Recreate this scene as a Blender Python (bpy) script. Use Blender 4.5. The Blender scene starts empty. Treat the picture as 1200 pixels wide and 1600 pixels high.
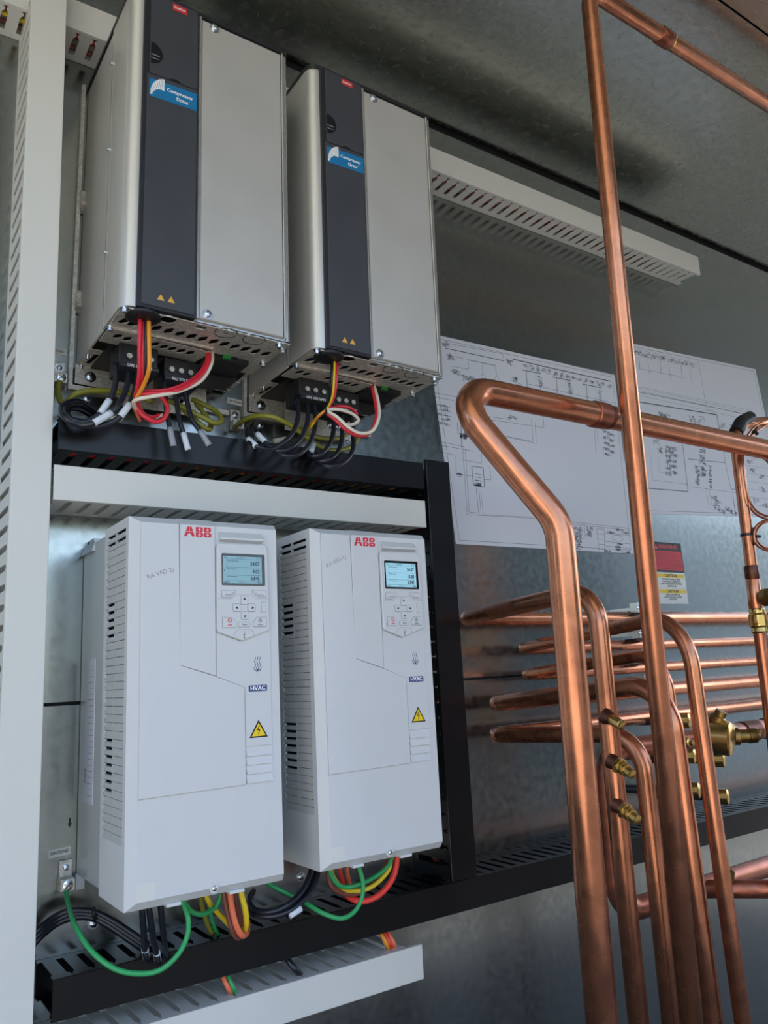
import bpy, bmesh, math, random
from mathutils import Vector, Matrix
random.seed(4)
C = bpy.context.scene.collection
SC = bpy.context.scene
PI = math.pi
# ---------------------------------------------------------------- camera (measured frame: camera at the origin, wall at y = 1.245)
OFF = Vector((0.0, -1.245, 1.6))          # measured frame -> world
F = 1246.77
YAW, PITCH, ROLL = 0.6084466, 0.19947478, -0.05153021
FW = Vector((math.sin(YAW)*math.cos(PITCH), math.cos(YAW)*math.cos(PITCH), math.sin(PITCH)))
R0 = FW.cross(Vector((0, 0, 1))).normalized(); U0 = R0.cross(FW)
RV = R0*math.cos(ROLL)+U0*math.sin(ROLL); UV = -R0*math.sin(ROLL)+U0*math.cos(ROLL)
cd = bpy.data.cameras.new('camera'); cam = bpy.data.objects.new('camera', cd); C.objects.link(cam)
cd.sensor_fit = 'VERTICAL'; cd.sensor_height = 36.0; cd.lens = 36.0*F/1600.0
cd.clip_start = 0.02; cd.clip_end = 200
m = Matrix((RV, UV, -FW)).transposed().to_4x4(); m.translation = OFF; cam.matrix_world = m
SC.camera = cam
# ---------------------------------------------------------------- light
w = bpy.data.worlds.new('sky'); SC.world = w; w.use_nodes = True
nt = w.node_tree; nt.nodes.clear()
sk = nt.nodes.new('ShaderNodeTexSky'); sk.sky_type = 'NISHITA'; sk.sun_disc = False
SEL, SAZ = math.radians(54), math.radians(96)     # high sun from the right, kept out by the roof
sk.sun_elevation = SEL; sk.sun_rotation = SAZ; sk.air_density = 1.0; sk.dust_density = 2.0; sk.ozone_density = 1.4
bg = nt.nodes.new('ShaderNodeBackground'); bg.inputs[1].default_value = 0.32
ow = nt.nodes.new('ShaderNodeOutputWorld')
nt.links.new(sk.outputs[0], bg.inputs[0]); nt.links.new(bg.outputs[0], ow.inputs[0])
sd = bpy.data.lights.new('sun', 'SUN'); sd.energy = 4.5; sd.angle = math.radians(0.6); sd.color = (1.0, 0.94, 0.85)
so = bpy.data.objects.new('sun', sd); C.objects.link(so)
sv = Vector((math.sin(SAZ)*math.cos(SEL), math.cos(SAZ)*math.cos(SEL), math.sin(SEL)))
so.rotation_euler = sv.to_track_quat('Z', 'Y').to_euler(); so.location = (0, 2, 6)
SC.view_settings.view_transform = 'Standard'; SC.view_settings.look = 'None'
SC.view_settings.exposure = 0.82; SC.view_settings.gamma = 1.0; SC.view_settings.use_curve_mapping = False
# ---------------------------------------------------------------- helpers
def at(px, py, Y):                        # picture point at measured depth Y
    d = FW + RV*((px-600)/F) - UV*((py-800)/F)
    return d*(Y/d.y)
def atz(px, py, Z):
    d = FW + RV*((px-600)/F) - UV*((py-800)/F)
    return d*(Z/d.z)
def lin(c):
    return tuple(((v/255)/12.92 if v/255 <= .04045 else ((v/255+.055)/1.055)**2.4) for v in c)
MATS = {}
def mat(name, rgb, rough=.5, metal=0., var=0., vscale=20., bump=0., bscale=80., rvar=0., coat=0., emit=0., kind='noise', spec=.5, stretch=None):
    if name in MATS: return MATS[name]
    M = bpy.data.materials.new(name); M.use_nodes = True; n = M.node_tree.nodes; l = M.node_tree.links
    b = n['Principled BSDF']; c = (*lin(rgb), 1)
    b.inputs['Base Color'].default_value = c; b.inputs['Roughness'].default_value = rough; b.inputs['Metallic'].default_value = metal
    b.inputs['Coat Weight'].default_value = coat; b.inputs['Specular IOR Level'].default_value = spec
    if emit: b.inputs['Emission Color'].default_value = c; b.inputs['Emission Strength'].default_value = emit
    if var or bump or rvar:
        tc = n.new('ShaderNodeTexCoord'); mp = n.new('ShaderNodeMapping'); l.new(tc.outputs['Object'], mp.inputs[0])
        if stretch: mp.inputs['Scale'].default_value = stretch
        def tex(s, k='noise', det=6):
            if k == 'vor':
                t = n.new('ShaderNodeTexVoronoi'); t.inputs['Scale'].default_value = s; l.new(mp.outputs[0], t.inputs['Vector'])
                q = n.new('ShaderNodeSeparateColor'); l.new(t.outputs['Color'], q.inputs[0]); return q.outputs[0]
            t = n.new('ShaderNodeTexNoise'); t.inputs['Scale'].default_value = s; t.inputs['Detail'].default_value = det
            l.new(mp.outputs[0], t.inputs['Vector']); return t.outputs[0]
        if var:
            t = tex(vscale, kind)
            r = n.new('ShaderNodeMapRange'); r.inputs[1].default_value = .25 if kind == 'noise' else 0.; r.inputs[2].default_value = .75 if kind == 'noise' else 1.
            r.inputs[3].default_value = 1-var; r.inputs[4].default_value = 1+var; l.new(t, r.inputs[0])
            t2 = tex(vscale*.12)
            r2 = n.new('ShaderNodeMapRange'); r2.inputs[1].default_value = .3; r2.inputs[2].default_value = .7; r2.inputs[3].default_value = 1-var*.6; r2.inputs[4].default_value = 1+var*.6; l.new(t2, r2.inputs[0])
            mu = n.new('ShaderNodeMath'); mu.operation = 'MULTIPLY'; l.new(r.outputs[0], mu.inputs[0]); l.new(r2.outputs[0], mu.inputs[1])
            mx = n.new('ShaderNodeVectorMath'); mx.operation = 'SCALE'; mx.inputs[0].default_value = c[:3]; l.new(mu.outputs[0], mx.inputs['Scale'])
            l.new(mx.outputs[0], b.inputs['Base Color'])
        if rvar:
            t = tex(vscale*.5)
            r = n.new('ShaderNodeMapRange'); r.inputs[1].default_value = .3; r.inputs[2].default_value = .7; r.inputs[3].default_value = max(.02, rough-rvar); r.inputs[4].default_value = rough+rvar
            l.new(t, r.inputs[0]); l.new(r.outputs[0], b.inputs['Roughness'])
        if bump:
            t = tex(bscale); bp = n.new('ShaderNodeBump'); bp.inputs['Strength'].default_value = bump; bp.inputs['Distance'].default_value = .002
            l.new(t, bp.inputs['Height']); l.new(bp.outputs[0], b.inputs['Normal'])
    MATS[name] = M; return M
duct_w = mat('white duct plastic', (212, 212, 206), .45)
duct_b = mat('black duct plastic', (15, 15, 17), .3, var=.1, spec=.3)
galv = mat('galvanized sheet', (158, 163, 160), .21, 1., var=.035, vscale=140, rvar=.05, kind='vor', bump=.05, bscale=7)
galv_c = mat('galvanized roof sheet', (184, 187, 178), .25, 1., var=.03, vscale=90, rvar=.06, kind='vor', bump=.3, bscale=26)
galv_p = mat('zinc plated steel', (212, 208, 198), .5, .7, var=.18, vscale=300, kind='vor')
zinc = mat('bright zinc screw', (210, 215, 220), .2, 1.)
copper = mat('copper', (202, 134, 101), .27, .94, var=.16, vscale=45, rvar=.06, bump=.03, bscale=60)
copper_o = mat('oxidised copper', (160, 96, 74), .36, .85, var=.25, vscale=60, rvar=.1)
copper_d = mat('flux darkened copper', (110, 72, 60), .42, 1., var=.4, vscale=120)
brass = mat('brass', (205, 172, 105), .26, 1., var=.12, vscale=90)
brass_d = mat('tarnished brass', (140, 112, 66), .38, 1., var=.3, vscale=90)
abb = mat('light grey drive plastic', (206, 208, 209), .42, var=.012, vscale=30)
abb2 = mat('grey drive side plastic', (186, 188, 186), .5)
abb_m = mat('drive heatsink casing', (190, 196, 198), .42, .35)
alu = mat('satin aluminium', (214, 212, 206), .36, .55, var=.03, vscale=25, stretch=(1, 1, .25))
alu_p = mat('painted aluminium panel', (190, 188, 183), .42, .25, var=.05, vscale=10)
alu_h = mat('polished aluminium edge', (200, 200, 198), .24, .8)
char = mat('charcoal drive plastic', (62, 64, 70), .5, var=.10, vscale=14)
char_d = mat('dark trim plastic', (34, 35, 39), .45)
blk = mat('black terminal plastic', (26, 26, 28), .42)
dark = mat('dark interior', (14, 14, 15), .7)
blue = mat('blue label', (18, 118, 172), .4)
navy = mat('navy print', (28, 62, 120), .5)
red = mat('red print', (214, 30, 52), .45)
redp = mat('red badge', (205, 52, 60), .45)
wht = mat('white print', (240, 240, 240), .5)
inkb = mat('black print', (22, 22, 24), .5)
inkg = mat('grey print', (58, 60, 68), .6)
penc = mat('pencil', (130, 132, 138), .6)
yel = mat('yellow sign', (240, 205, 20), .5)
amb = mat('amber triangle', (226, 170, 70), .5)
lcd = mat('lit lcd blue grey', (120, 160, 172), .15, emit=.08)
lcd2 = mat('brightly lit lcd', (160, 208, 222), .15, emit=.16)
lcdt = mat('lcd segment', (40, 62, 74), .3)
bez = mat('glossy black bezel', (14, 20, 26), .12)
paper = mat('drawing paper', (205, 206, 214), .55)
stick = mat('label tape', (214, 214, 208), .5)
w_blk = mat('black cable jacket', (26, 29, 40), .3)
w_red = mat('red wire', (214, 40, 58), .35)
w_red2 = mat('bright red wire', (232, 62, 50), .35)
w_wht = mat('ivory wire', (226, 216, 198), .4)
w_org = mat('orange wire', (232, 150, 40), .38)
w_cor = mat('coral wire', (232, 118, 82), .38)
w_yel = mat('yellow wire', (226, 196, 40), .38)
w_brn = mat('brown wire', (128, 72, 58), .4)
w_olv = mat('olive green yellow cable', (140, 138, 52), .4)
w_grn = mat('green wire', (48, 160, 92), .38)
slv = mat('white cable marker', (208, 216, 226), .4)
clr = mat('clear shrink sleeve', (150, 155, 165), .15)
led = mat('green led', (90, 200, 80), .3, emit=.6)
gterm = mat('green terminal', (30, 120, 50), .4)
ground_m = mat('pavement', (84, 82, 79), .9, var=.12, vscale=3)
floor_m = mat('painted steel floor', (46, 50, 56), .6, var=.1)

BASE = {}
def tagp(o, label=None, cat=None, group=None, kind=None):
    if label: o['label'] = label
    if cat: o['category'] = cat
    if group: o['group'] = group
    if kind: o['kind'] = kind
    return o
def thing(name, label, cat, base, group=None, kind=None):
    o = bpy.data.objects.new(name, None); C.objects.link(o); b = Vector(base); o.location = b+OFF
    o.empty_display_size = .02; BASE[o] = b
    return tagp(o, label, cat, group, kind)
def obj(name, bm, m, parent=None, smooth=False, base=None, label=None):
    me = bpy.data.meshes.new(name)
    bmesh.ops.recalc_face_normals(bm, faces=bm.faces)
    if parent is not None: b = BASE[parent]
    elif base is not None: b = Vector(base)
    else:
        xs = [v.co for v in bm.verts]; lo = Vector([min(v[i] for v in xs) for i in range(3)]); hi = Vector([max(v[i] for v in xs) for i in range(3)])
        b = Vector(((lo.x+hi.x)/2, (lo.y+hi.y)/2, lo.z))
    bmesh.ops.translate(bm, verts=bm.verts, vec=-b)
    if smooth:
        for f in bm.faces: f.smooth = True
    bm.to_mesh(me); bm.free(); me.materials.append(m)
    o = bpy.data.objects.new(name, me); C.objects.link(o); BASE[o] = b
    if smooth and smooth != 'all':
        try: me.set_sharp_from_angle(angle=math.radians(38))
        except Exception: pass
    if parent is not None:
        o.parent = parent
    else: o.location = b+OFF
    if label: o['label'] = label
    return o
def dup(root, delta, label=None, group=None, rot=None):
    r = root.copy(); C.objects.link(r); r.location = root.location+Vector(delta); BASE[r] = BASE[root]+Vector(delta)
    if rot: r.rotation_euler = rot
    if label: r['label'] = label
    if group: r['group'] = group
    for ch in list(root.children):
        c = ch.copy(); C.objects.link(c); c.parent = r; BASE[c] = BASE[r]
        for g in list(ch.children):
            d = g.copy(); C.objects.link(d); d.parent = c; BASE[d] = BASE[r]
    return r
def NB(): return bmesh.new()
def box(bm, x0, x1, y0, y1, z0, z1, bev=0., seg=1):
    r = bmesh.ops.create_cube(bm, size=1.0)['verts']
    for v in r: v.co = Vector(((x0+x1)/2+v.co.x*(x1-x0), (y0+y1)/2+v.co.y*(y1-y0), (z0+z1)/2+v.co.z*(z1-z0)))
    if bev:
        es = list({e for v in r for e in v.link_edges})
        bmesh.ops.bevel(bm, geom=es, offset=bev, segments=seg, affect='EDGES', profile=.5)
    return bm
def prism(bm, pts, a, b, axis='y', bev=0., topscale=None):
    """polygon extruded along an axis; pts are the two other coordinates"""
    def mk(p, t):
        if axis == 'y': return (p[0], t, p[1])
        if axis == 'z': return (p[0], p[1], t)
        return (t, p[0], p[1])
    vb = [bm.verts.new(mk(p, a)) for p in pts]; vt = [bm.verts.new(mk(p, b)) for p in pts]
    n = len(pts); fs = [bm.faces.new(vb), bm.faces.new(vt[::-1])]
    for i in range(n): fs.append(bm.faces.new((vb[i], vb[(i+1) % n], vt[(i+1) % n], vt[i])))
    if bev:
        es = list({e for e in fs[0].edges})      # bevel the 'a' side rim
        bmesh.ops.bevel(bm, geom=es, offset=bev, segments=1, affect='EDGES')
    return bm
def holeplate(bm, outer, holes, a, b, axis='z'):
    """flat plate with real holes"""
    def mk(p, t): return (p[0], p[1], t) if axis == 'z' else ((p[0], t, p[1]) if axis == 'y' else (t, p[0], p[1]))
    edges = []
    for L in [outer]+holes:
        vs = [bm.verts.new(mk(p, a)) for p in L]
        edges += [bm.edges.new((vs[i], vs[(i+1) % len(vs)])) for i in range(len(vs))]
    r = bmesh.ops.triangle_fill(bm, use_beauty=True, use_dissolve=False, edges=edges)
    fs = [f for f in r['geom'] if isinstance(f, bmesh.types.BMFace)]
    e = bmesh.ops.extrude_face_region(bm, geom=fs)
    vs = [v for v in e['geom'] if isinstance(v, bmesh.types.BMVert)]
    d = Vector(mk((0, 0), b))-Vector(mk((0, 0), a))
    bmesh.ops.translate(bm, verts=vs, vec=d)
    return bm
def rrect(x0, x1, z0, z1, r, n=4):
    o = []
    for cx, cz, a0 in ((x1-r, z1-r, 0), (x0+r, z1-r, 90), (x0+r, z0+r, 180), (x1-r, z0+r, 270)):
        for i in range(n+1):
            a = math.radians(a0+90*i/n); o.append((cx+r*math.cos(a), cz+r*math.sin(a)))
    return o
def slot(cx, cy, lx, ly, skew=0.):
    h = ly*.3
    return [(cx-lx/2-skew, cy-ly/2+h), (cx-lx/2+h-skew, cy-ly/2), (cx+lx/2-skew, cy-ly/2), (cx+lx/2+skew*.5, cy+ly/2-h), (cx+lx/2-h+skew, cy+ly/2), (cx-lx/2+skew*.5, cy+ly/2)]
def circ(cx, cz, r, n=20, a0=0, a1=360):
    return [(cx+r*math.cos(math.radians(a0+(a1-a0)*i/n)), cz+r*math.sin(math.radians(a0+(a1-a0)*i/n))) for i in range(n if a1-a0 == 360 else n+1)]
def smooth_path(P, sub=6):
    P = [Vector(p) for p in P]; o = []
    for i in range(len(P)-1):
        p0 = P[i-1] if i else P[i]*2-P[i+1]; p1 = P[i]; p2 = P[i+1]; p3 = P[i+2] if i+2 < len(P) else P[i+1]*2-P[i]
        for k in range(sub):
            t = k/sub
            o.append(.5*((2*p1)+(p2-p0)*t+(2*p0-5*p1+4*p2-p3)*t*t+(3*p1-p0-3*p2+p3)*t**3))
    o.append(P[-1]); return o
def fillet(P, R, n=10):
    P = [Vector(p) for p in P]; o = [P[0]]
    for i in range(1, len(P)-1):
        a = (P[i-1]-P[i]); b = (P[i+1]-P[i]); r = R[i-1] if isinstance(R, (list, tuple)) else R
        la, lb = a.length, b.length; a.normalize(); b.normalize(); th = a.angle(b)
        if th > PI-.02 or r <= 0: o.append(P[i]); continue
        t = min(r/math.tan(th/2), la*.48, lb*.48); r = t*math.tan(th/2)
        c = P[i]+(a+b).normalized()*(r/math.sin(th/2)); s = P[i]+a*t; e = P[i]+b*t
        v0 = s-c; v1 = e-c; ang = v0.angle(v1); ax = v0.cross(v1).normalized()
        for k in range(n+1): o.append(c+Matrix.Rotation(ang*k/n, 3, ax) @ v0)
    o.append(P[-1]); return o
def tube(bm, P, r, seg=12, cap=True):
    P = [Vector(p) for p in P]; rings = []; n = len(P); prev = None
    for i in range(n):
        t = (P[min(i+1, n-1)]-P[max(i-1, 0)]).normalized()
        if prev is None:
            u = t.orthogonal().normalized()
        else:
            u = (prev-t*prev.dot(t)).normalized()
        prev = u; v = t.cross(u); rr = r[i] if isinstance(r, (list, tuple)) else r
        rings.append([bm.verts.new(P[i]+(u*math.cos(2*PI*k/seg)+v*math.sin(2*PI*k/seg))*rr) for k in range(seg)])
    for i in range(n-1):
        for k in range(seg): bm.faces.new((rings[i][k], rings[i][(k+1) % seg], rings[i+1][(k+1) % seg], rings[i+1][k]))
    if cap: bm.faces.new(rings[0][::-1]); bm.faces.new(rings[-1])
    return bm
def lathe(bm, p, d, prof, seg=20):
    """profile [(distance along d, radius)]"""
    p = Vector(p); d = Vector(d).normalized()
    return tube(bm, [p+d*a for a, _ in prof], [max(r, 1e-5) for _, r in prof], seg)
def hexa(bm, p, d, prof): return lathe(bm, p, d, prof, 6)
def text(bm, s, x, z, size, y, ax='CENTER', bold=0., rot=0., depth=.00015, sx=1., plane='y', xfix=None):
    cu = bpy.data.curves.new('t', 'FONT'); cu.body = s; cu.size = size; cu.align_x = ax; cu.align_y = 'CENTER'; cu.offset = bold; cu.extrude = depth; cu.resolution_u = 2
    ob = bpy.data.objects.new('t', cu); me = bpy.data.meshes.new_from_object(ob)
    n0 = len(bm.verts); bm.from_mesh(me); bm.verts.ensure_lookup_table(); c, sn = math.cos(rot), math.sin(rot)
    for v in bm.verts[n0:]:
        a, b_, e = v.co.x*sx, v.co.y, v.co.z; a, b_ = a*c-b_*sn, a*sn+b_*c
        v.co = Vector((x+a, y-e, z+b_)) if plane == 'y' else Vector((xfix-e, y-a, z+b_))
    bpy.data.objects.remove(ob); bpy.data.curves.remove(cu); bpy.data.meshes.remove(me)
    return bm
def line(bm, x0, z0, x1, z1, wd, y, d=.0003):
    v = Vector((x1-x0, z1-z0)); L = v.length or 1e-6; nx, nz = -v.y/L*wd/2, v.x/L*wd/2
    prism(bm, [(x0+nx, z0+nz), (x1+nx, z1+nz), (x1-nx, z1-nz), (x0-nx, z0-nz)], y-d, y); return bm
def screw(p, parent, r=.004, d=(0, -1, 0), m=None, name='screw', h=.003, washer=True):
    b = NB(); p = Vector(p)
    prof = ([(0, r*1.55), (.001, r*1.55), (.001, r)] if washer else [(0, r)])+[(h, r*.95), (h+.001, r*.6), (h+.0011, r*.25), (h+.0002, r*.2)]
    lathe(b, p, d, prof, 14)
    return obj(name, b, m or zinc, parent, smooth=True)

# ================================================================= SETTING
W = 1.245
wall = thing('wall_back', None, None, (0, W, -.95), kind='structure')
def sheet(name, x0, x1, y0, y1, z0, z1, m, parent, bev=.0008):
    return obj(name, box(NB(), x0, x1, y0, y1, z0, z1, bev), m, parent)
sheet('backing', -1.2, 4.6, W+.006, W+.03, -.95, 1.30, dark, wall)
sheet('sheet_panel', -1.2, 4.6, W, W+.005, -.0175, 1.222, galv, wall)
sheet('sheet_panel', -1.2, 4.6, W, W+.005, -.95, -.0215, galv, wall)
sheet('cover_panel', 2.13, 4.6, W-.003, W-.0005, -.245, -.03, galv, wall)
ceil = thing('ceiling', None, None, (0, .6, 1.237), kind='structure')
sheet('sheet_panel', -1.2, 4.6, .686, W-.004, 1.237, 1.243, galv_c, ceil)
sheet('sheet_panel', -1.2, 4.6, .05, .682, 1.237, 1.243, galv_c, ceil)
sheet('sheet_panel', -1.2, 4.6, -.65, .046, 1.237, 1.243, galv_c, ceil)  # roof extended forward out of view to keep the sun off the interior
sheet('backing', -1.2, 4.6, -.65, W+.03, 1.245, 1.28, dark, ceil)
fl = obj('floor', box(NB(), -1.2, 4.6, .15, W+.03, -1.0, -.95), floor_m); fl['kind'] = 'structure'
gr = obj('trim_1', box(NB(), -1.2, 4.6, .10, .15, -1.12, -.94), galv_p); gr['kind'] = 'structure'
bm = NB(); bmesh.ops.create_grid(bm, x_segments=1, y_segments=1, size=40)
bmesh.ops.translate(bm, verts=bm.verts, vec=(0, -5, -1.6)); g = obj('ground', bm, ground_m); g['kind'] = 'structure'
bm = NB(); box(bm, -1.2, 4.6, .2, W, -1.6, -1.0); g = obj('wall_plinth', bm, galv_p); g['kind'] = 'structure'

o = obj('added_wall_opposite', box(NB(), 3.9, 7.6, -5.2, -3.6, -1.6, 2.6, .02), mat('dark added wall', (58, 64, 64), .6)); o['kind'] = 'structure'  # unseen dark block, added to darken the reflection in the sheet metal
o = obj('added_wall_opposite', box(NB(), 7.9, 15.0, -6.2, -4.0, -1.6, 2.2, .02), mat('grey added wall', (172, 180, 182), .6)); o['kind'] = 'structure'  # unseen grey block, added to tone down the bright reflection at right
o = obj('added_pad', box(NB(), -7.5, -.25, -6.0, -.05, -1.7, -1.57, .01), mat('pale added pad', (196, 188, 172), .85, var=.08, vscale=4)); o['kind'] = 'structure'  # out-of-frame pale slab, added for copper highlights and warm bounce
o = obj('added_wall_side', box(NB(), -6.4, -5.0, -3.5, -1.9, -1.6, 2.4, .02), mat('white added wall', (232, 230, 224), .6)); o['kind'] = 'structure'  # unseen pale block, added to give the copper its highlight streak
o = obj('added_wall_end', box(NB(), -6.2, -5.2, -1.85, 1.6, -1.6, 2.0, .02), mat('dark added wall', (58, 64, 64), .6)); o['kind'] = 'structure'  # unseen dark block, added as something for the metal to reflect
# ================================================================= WIRE DUCTS
PITCH_ = .0268
def duct(name, label, axis, s0, s1, c0, c1, yf, side, m, group=None, cut=False):
    """slotted duct: s along, c across, yf front; side -1 / +1 = visible finger side at c0 / c1"""
    yb = W-.0005
    base = ((s0+s1)/2, (yf+yb)/2, c0) if axis == 'x' else ((c0+c1)/2, (yf+yb)/2, s0)
    t = thing(name, label, 'wire duct', base, group)
    def bx(b, a0, a1, y0, y1, q0, q1, bev=0):
        return box(b, a0, a1, y0, y1, q0, q1, bev) if axis == 'x' else box(b, q0, q1, y0, y1, a0, a1, bev)
    b = NB(); i = .0015
    bx(b, s0, s1, yb-.0015, yb, c0+i, c1-i); bx(b, s0, s1, yb-.014, yb-.001, c0+i, c0+i+.0015); bx(b, s0, s1, yb-.014, yb-.001, c1-i-.0015, c1-i)
    obj('channel', b, m, t)
    b = NB(); bx(b, s0, s1, yf, yf+.0018, c0, c1, .0008); bx(b, s0, s1, yf+.001, yf+.0075, c0, c0+.0014); bx(b, s0, s1, yf+.001, yf+.0075, c1-.0014, c1)
    obj('cover', b, m, t)
    # finger outline (along, y)
    L0 = yb-.014; fo = [(-.0086, L0), (-.0086, yf+.024), (-.0122, yf+.018), (-.0122, yf+.0135), (-.0092, yf+.0110), (-.0092, yf+.004)]
    fo = fo+[(-a, y) for a, y in fo[::-1]]
    n = int((s1-s0)/PITCH_); first = None
    def fing(b, sc, q, th):
        if axis == 'x': prism(b, [(sc+a, y) for a, y in fo], q, q+th, 'z')
        else:
            vb = [(y, sc+a) for a, y in fo]; prism(b, vb, q, q+th, 'x')
    vis = c0+i if side < 0 else c1-i-.0016; hid = c1-i-.0016 if side < 0 else c0+i
    for k in range(n):
        sc = s0+PITCH_*(k+.5)
        if first is None:
            b = NB(); fing(b, sc, vis, .0016); first = obj('finger', b, m, t); f0 = sc
        else:
            o = first.copy(); C.objects.link(o); o.parent = t
            o.location = (sc-f0, 0, 0) if axis == 'x' else (0, 0, sc-f0)
    b = NB()
    for k in range(n): fing(b, s0+PITCH_*(k+.5), hid, .0016)
    h = obj('far_fingers', b, m, t); h['kind'] = 'stuff'
    return t
top = duct('wire_duct', 'long white slotted duct running under the ceiling behind the two aluminium drives', 'x', -.30, 1.935, 1.047, 1.102, 1.170, -1, duct_w)
left = duct('wire_duct', 'tall white vertical slotted duct at the far left of the panel', 'z', -.80, 1.110, .1835, .2345, 1.135, -1, duct_w)
mid = duct('wire_duct', 'white slotted duct with closed cover just above the two light grey drives', 'x', .238, .884, .2575, .3075, 1.135, -1, duct_w)
low = duct('wire_duct', 'short white slotted duct at the bottom under the long black duct', 'x', .236, .822, -.482, -.431, 1.135, 1, duct_w)
bup = duct('wire_duct', 'black slotted duct behind the looped cables under the aluminium drives', 'x', .242, .885, .3295, .3795, 1.135, -1, duct_b)
bvt = duct('wire_duct', 'black vertical slotted duct right of the light grey drives', 'z', -.350, .388, .892, .947, 1.135, -1, duct_b)
bbt = duct('wire_duct', 'long black slotted duct running to the right behind the copper risers', 'x', .258, 3.40, -.403, -.3535, 1.145, 1, duct_b)
b = NB(); prism(b, [(.796, -.431), (.822, -.431), (.822, -.4805), (.8155, -.4805), (.8185, -.449)], 1.1335, 1.135)
# wires lying in the top duct, seen through its slots
def wire(name, label, m, r, P, cat='wire', group=None, seg=8, sub=5, marks=(), base=None):
    t = None
    b = tube(NB(), smooth_path(P, sub), r, seg)
    if marks:
        t = thing(name, label, cat, P[0], group); obj('jacket', b, m, t, smooth='all')
        for (a, c, mm, nm) in marks:
            obj(nm, tube(NB(), smooth_path([Vector(a), (Vector(a)+Vector(c))/2, Vector(c)], 2), r*1.18, seg), mm, t, smooth='all')
        return t
    o = obj(name, b, m, None, smooth='all'); return tagp(o, label, cat, group)
for i, (nm, m_, z, y) in enumerate((('red', w_red, 1.062, 1.195), ('second red', w_red2, 1.071, 1.212), ('brown', w_brn, 1.060, 1.226), ('yellow', w_yel, 1.058, 1.205), ('black', w_blk, 1.082, 1.19))):
    P = [(-.28+k*.26, y+random.uniform(-.006, .006), z+random.uniform(-.003, .003)) for k in range(9)]
    if nm == 'yellow': P = P[:3]
    wire('wire', nm+' wire lying lengthwise inside the white duct under the ceiling', m_, .0042, P, group=None)
for i, (nm, m_, z, y) in enumerate((('orange', w_org, .345, 1.2), ('red', w_red, .342, 1.18), ('brown', w_brn, .348, 1.16), ('black', w_blk, .360, 1.185))):
    P = [(.26+k*.12, y+random.uniform(-.01, .01), z+random.uniform(-.004, .003)) for k in range(6)]
    wire('wire', nm+' wire lying inside the black duct above the white duct', m_, .004, P)
for i, (nm, m_, x, y) in enumerate((('red', w_red, .905, 1.19), ('brown', w_brn, .910, 1.20), ('blue-black', w_blk, .903, 1.175), ('yellow', w_yel, .915, 1.21))):
    P = [(x+random.uniform(-.002, .004), y+random.uniform(-.01, .01), -.33+k*.12) for k in range(6)]
    wire('wire', nm+' wire running up inside the black vertical duct', m_, .0038, P)

# ================================================================= LIGHT GREY DRIVES
AX, AZ, AY = .3045, -.259, 1.0
MM = .001
def u(x): return AX+x*MM
def v(z): return AZ+z*MM
A = thing('frequency_drive', 'left light grey wall-mounted drive, screen reading 9.03 in the middle row', 'drive', (AX+.1, 1.1, AZ))
def Ap(pts): return [(u(a), v(b)) for a, b in pts]
# shell with chamfered front; the left side has a louvred opening
yo = AY+.011; yr = AY+.118
bm = NB()
ring = [(0, 0), (207, 0), (207, 474), (0, 474)]; fr = [(11.5, 10.5), (203.8, 10.5), (203.8, 465.5), (11.5, 465.5)]
vo = [bm.verts.new((u(a), yo, v(b))) for a, b in ring]; vf = [bm.verts.new((u(a), AY, v(b))) for a, b in fr]; vr = [bm.verts.new((u(a), yr, v(b))) for a, b in ring]
bm.faces.new(vf)
for i in range(4):
    j = (i+1) % 4; bm.faces.new((vf[i], vf[j], vo[j], vo[i]))
    if i != 3: bm.faces.new((vo[i], vo[j], vr[j], vr[i]))
bm.faces.new(vr)
VY0, VY1, VZ0, VZ1 = AY+.022, AY+.108, v(72), v(461)
box(bm, u(0), u(2), yo, VY0, v(0), v(474)); box(bm, u(0), u(2), VY1, yr, v(0), v(474)); box(bm, u(0), u(2), VY0, VY1, v(0), VZ0); box(bm, u(0), u(2), VY0, VY1, VZ1, v(474))
shell = obj('housing', bm, abb, A)
obj('vent_backing', box(NB(), u(8), u(9), VY0-.004, VY1+.004, VZ0-.004, VZ1+.004), dark, A)
n = 38; pt = (VZ1-VZ0)/n; first = None
ymid = (VY0+VY1)/2+.003
for k in range(n):
    zc = VZ0+pt*(k+.5); op = k >= n-2; half = 5 <= k <= 11 or 24 <= k <= 28
    for (ya, yb_, which) in ((VY0, ymid-.001, 0), (ymid+.001, VY1-.004, 1)):
        gap = .0042 if (op or (half and which == 1)) else .0007
        b = NB(); prism(b, [(u(0.4), zc-pt/2), (u(0.4), zc+pt/2-gap), (u(3.5), zc+pt/2-gap+.0005), (u(3.5), zc-pt/2+.0005)], ya, yb_, 'y')
        obj('louvre', b, abb2, A)
obj('vent_rib', box(NB(), u(0.2), u(4), ymid-.001, ymid+.001, VZ0, VZ1), abb2, A)
b = NB(); holes = [circ(0, 0, 1)]
for k in range(n):                        # light catching teeth at the rear end of every louvre
    zc = VZ0+pt*(k+.5); prism(b, [(VY1-.0045, zc-.0005), (VY1-.0045, zc+.004), (VY1, zc+.005), (VY1, zc-.002)], u(-.2), u(3), 'x')
obj('vent_teeth', b, abb, A)
b = NB(); box(b, u(3), u(204), yr, W-.002, v(5), v(468), .001); obj('heatsink_case', b, abb_m, A)
b = NB(); prism(b, [(u(-2), v(455)), (u(3), v(455)), (u(3), v(470))], 1.18, W-.002, 'y'); box(b, u(10), u(190), W-.03, W-.004, v(463), v(480)); obj('hanger', b, abb_m, A)
for a0 in (0, 192): obj('foot', box(NB(), u(a0), u(a0+12), W-.012, W-.002, v(-14), v(6)), abb_m, A)
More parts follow.
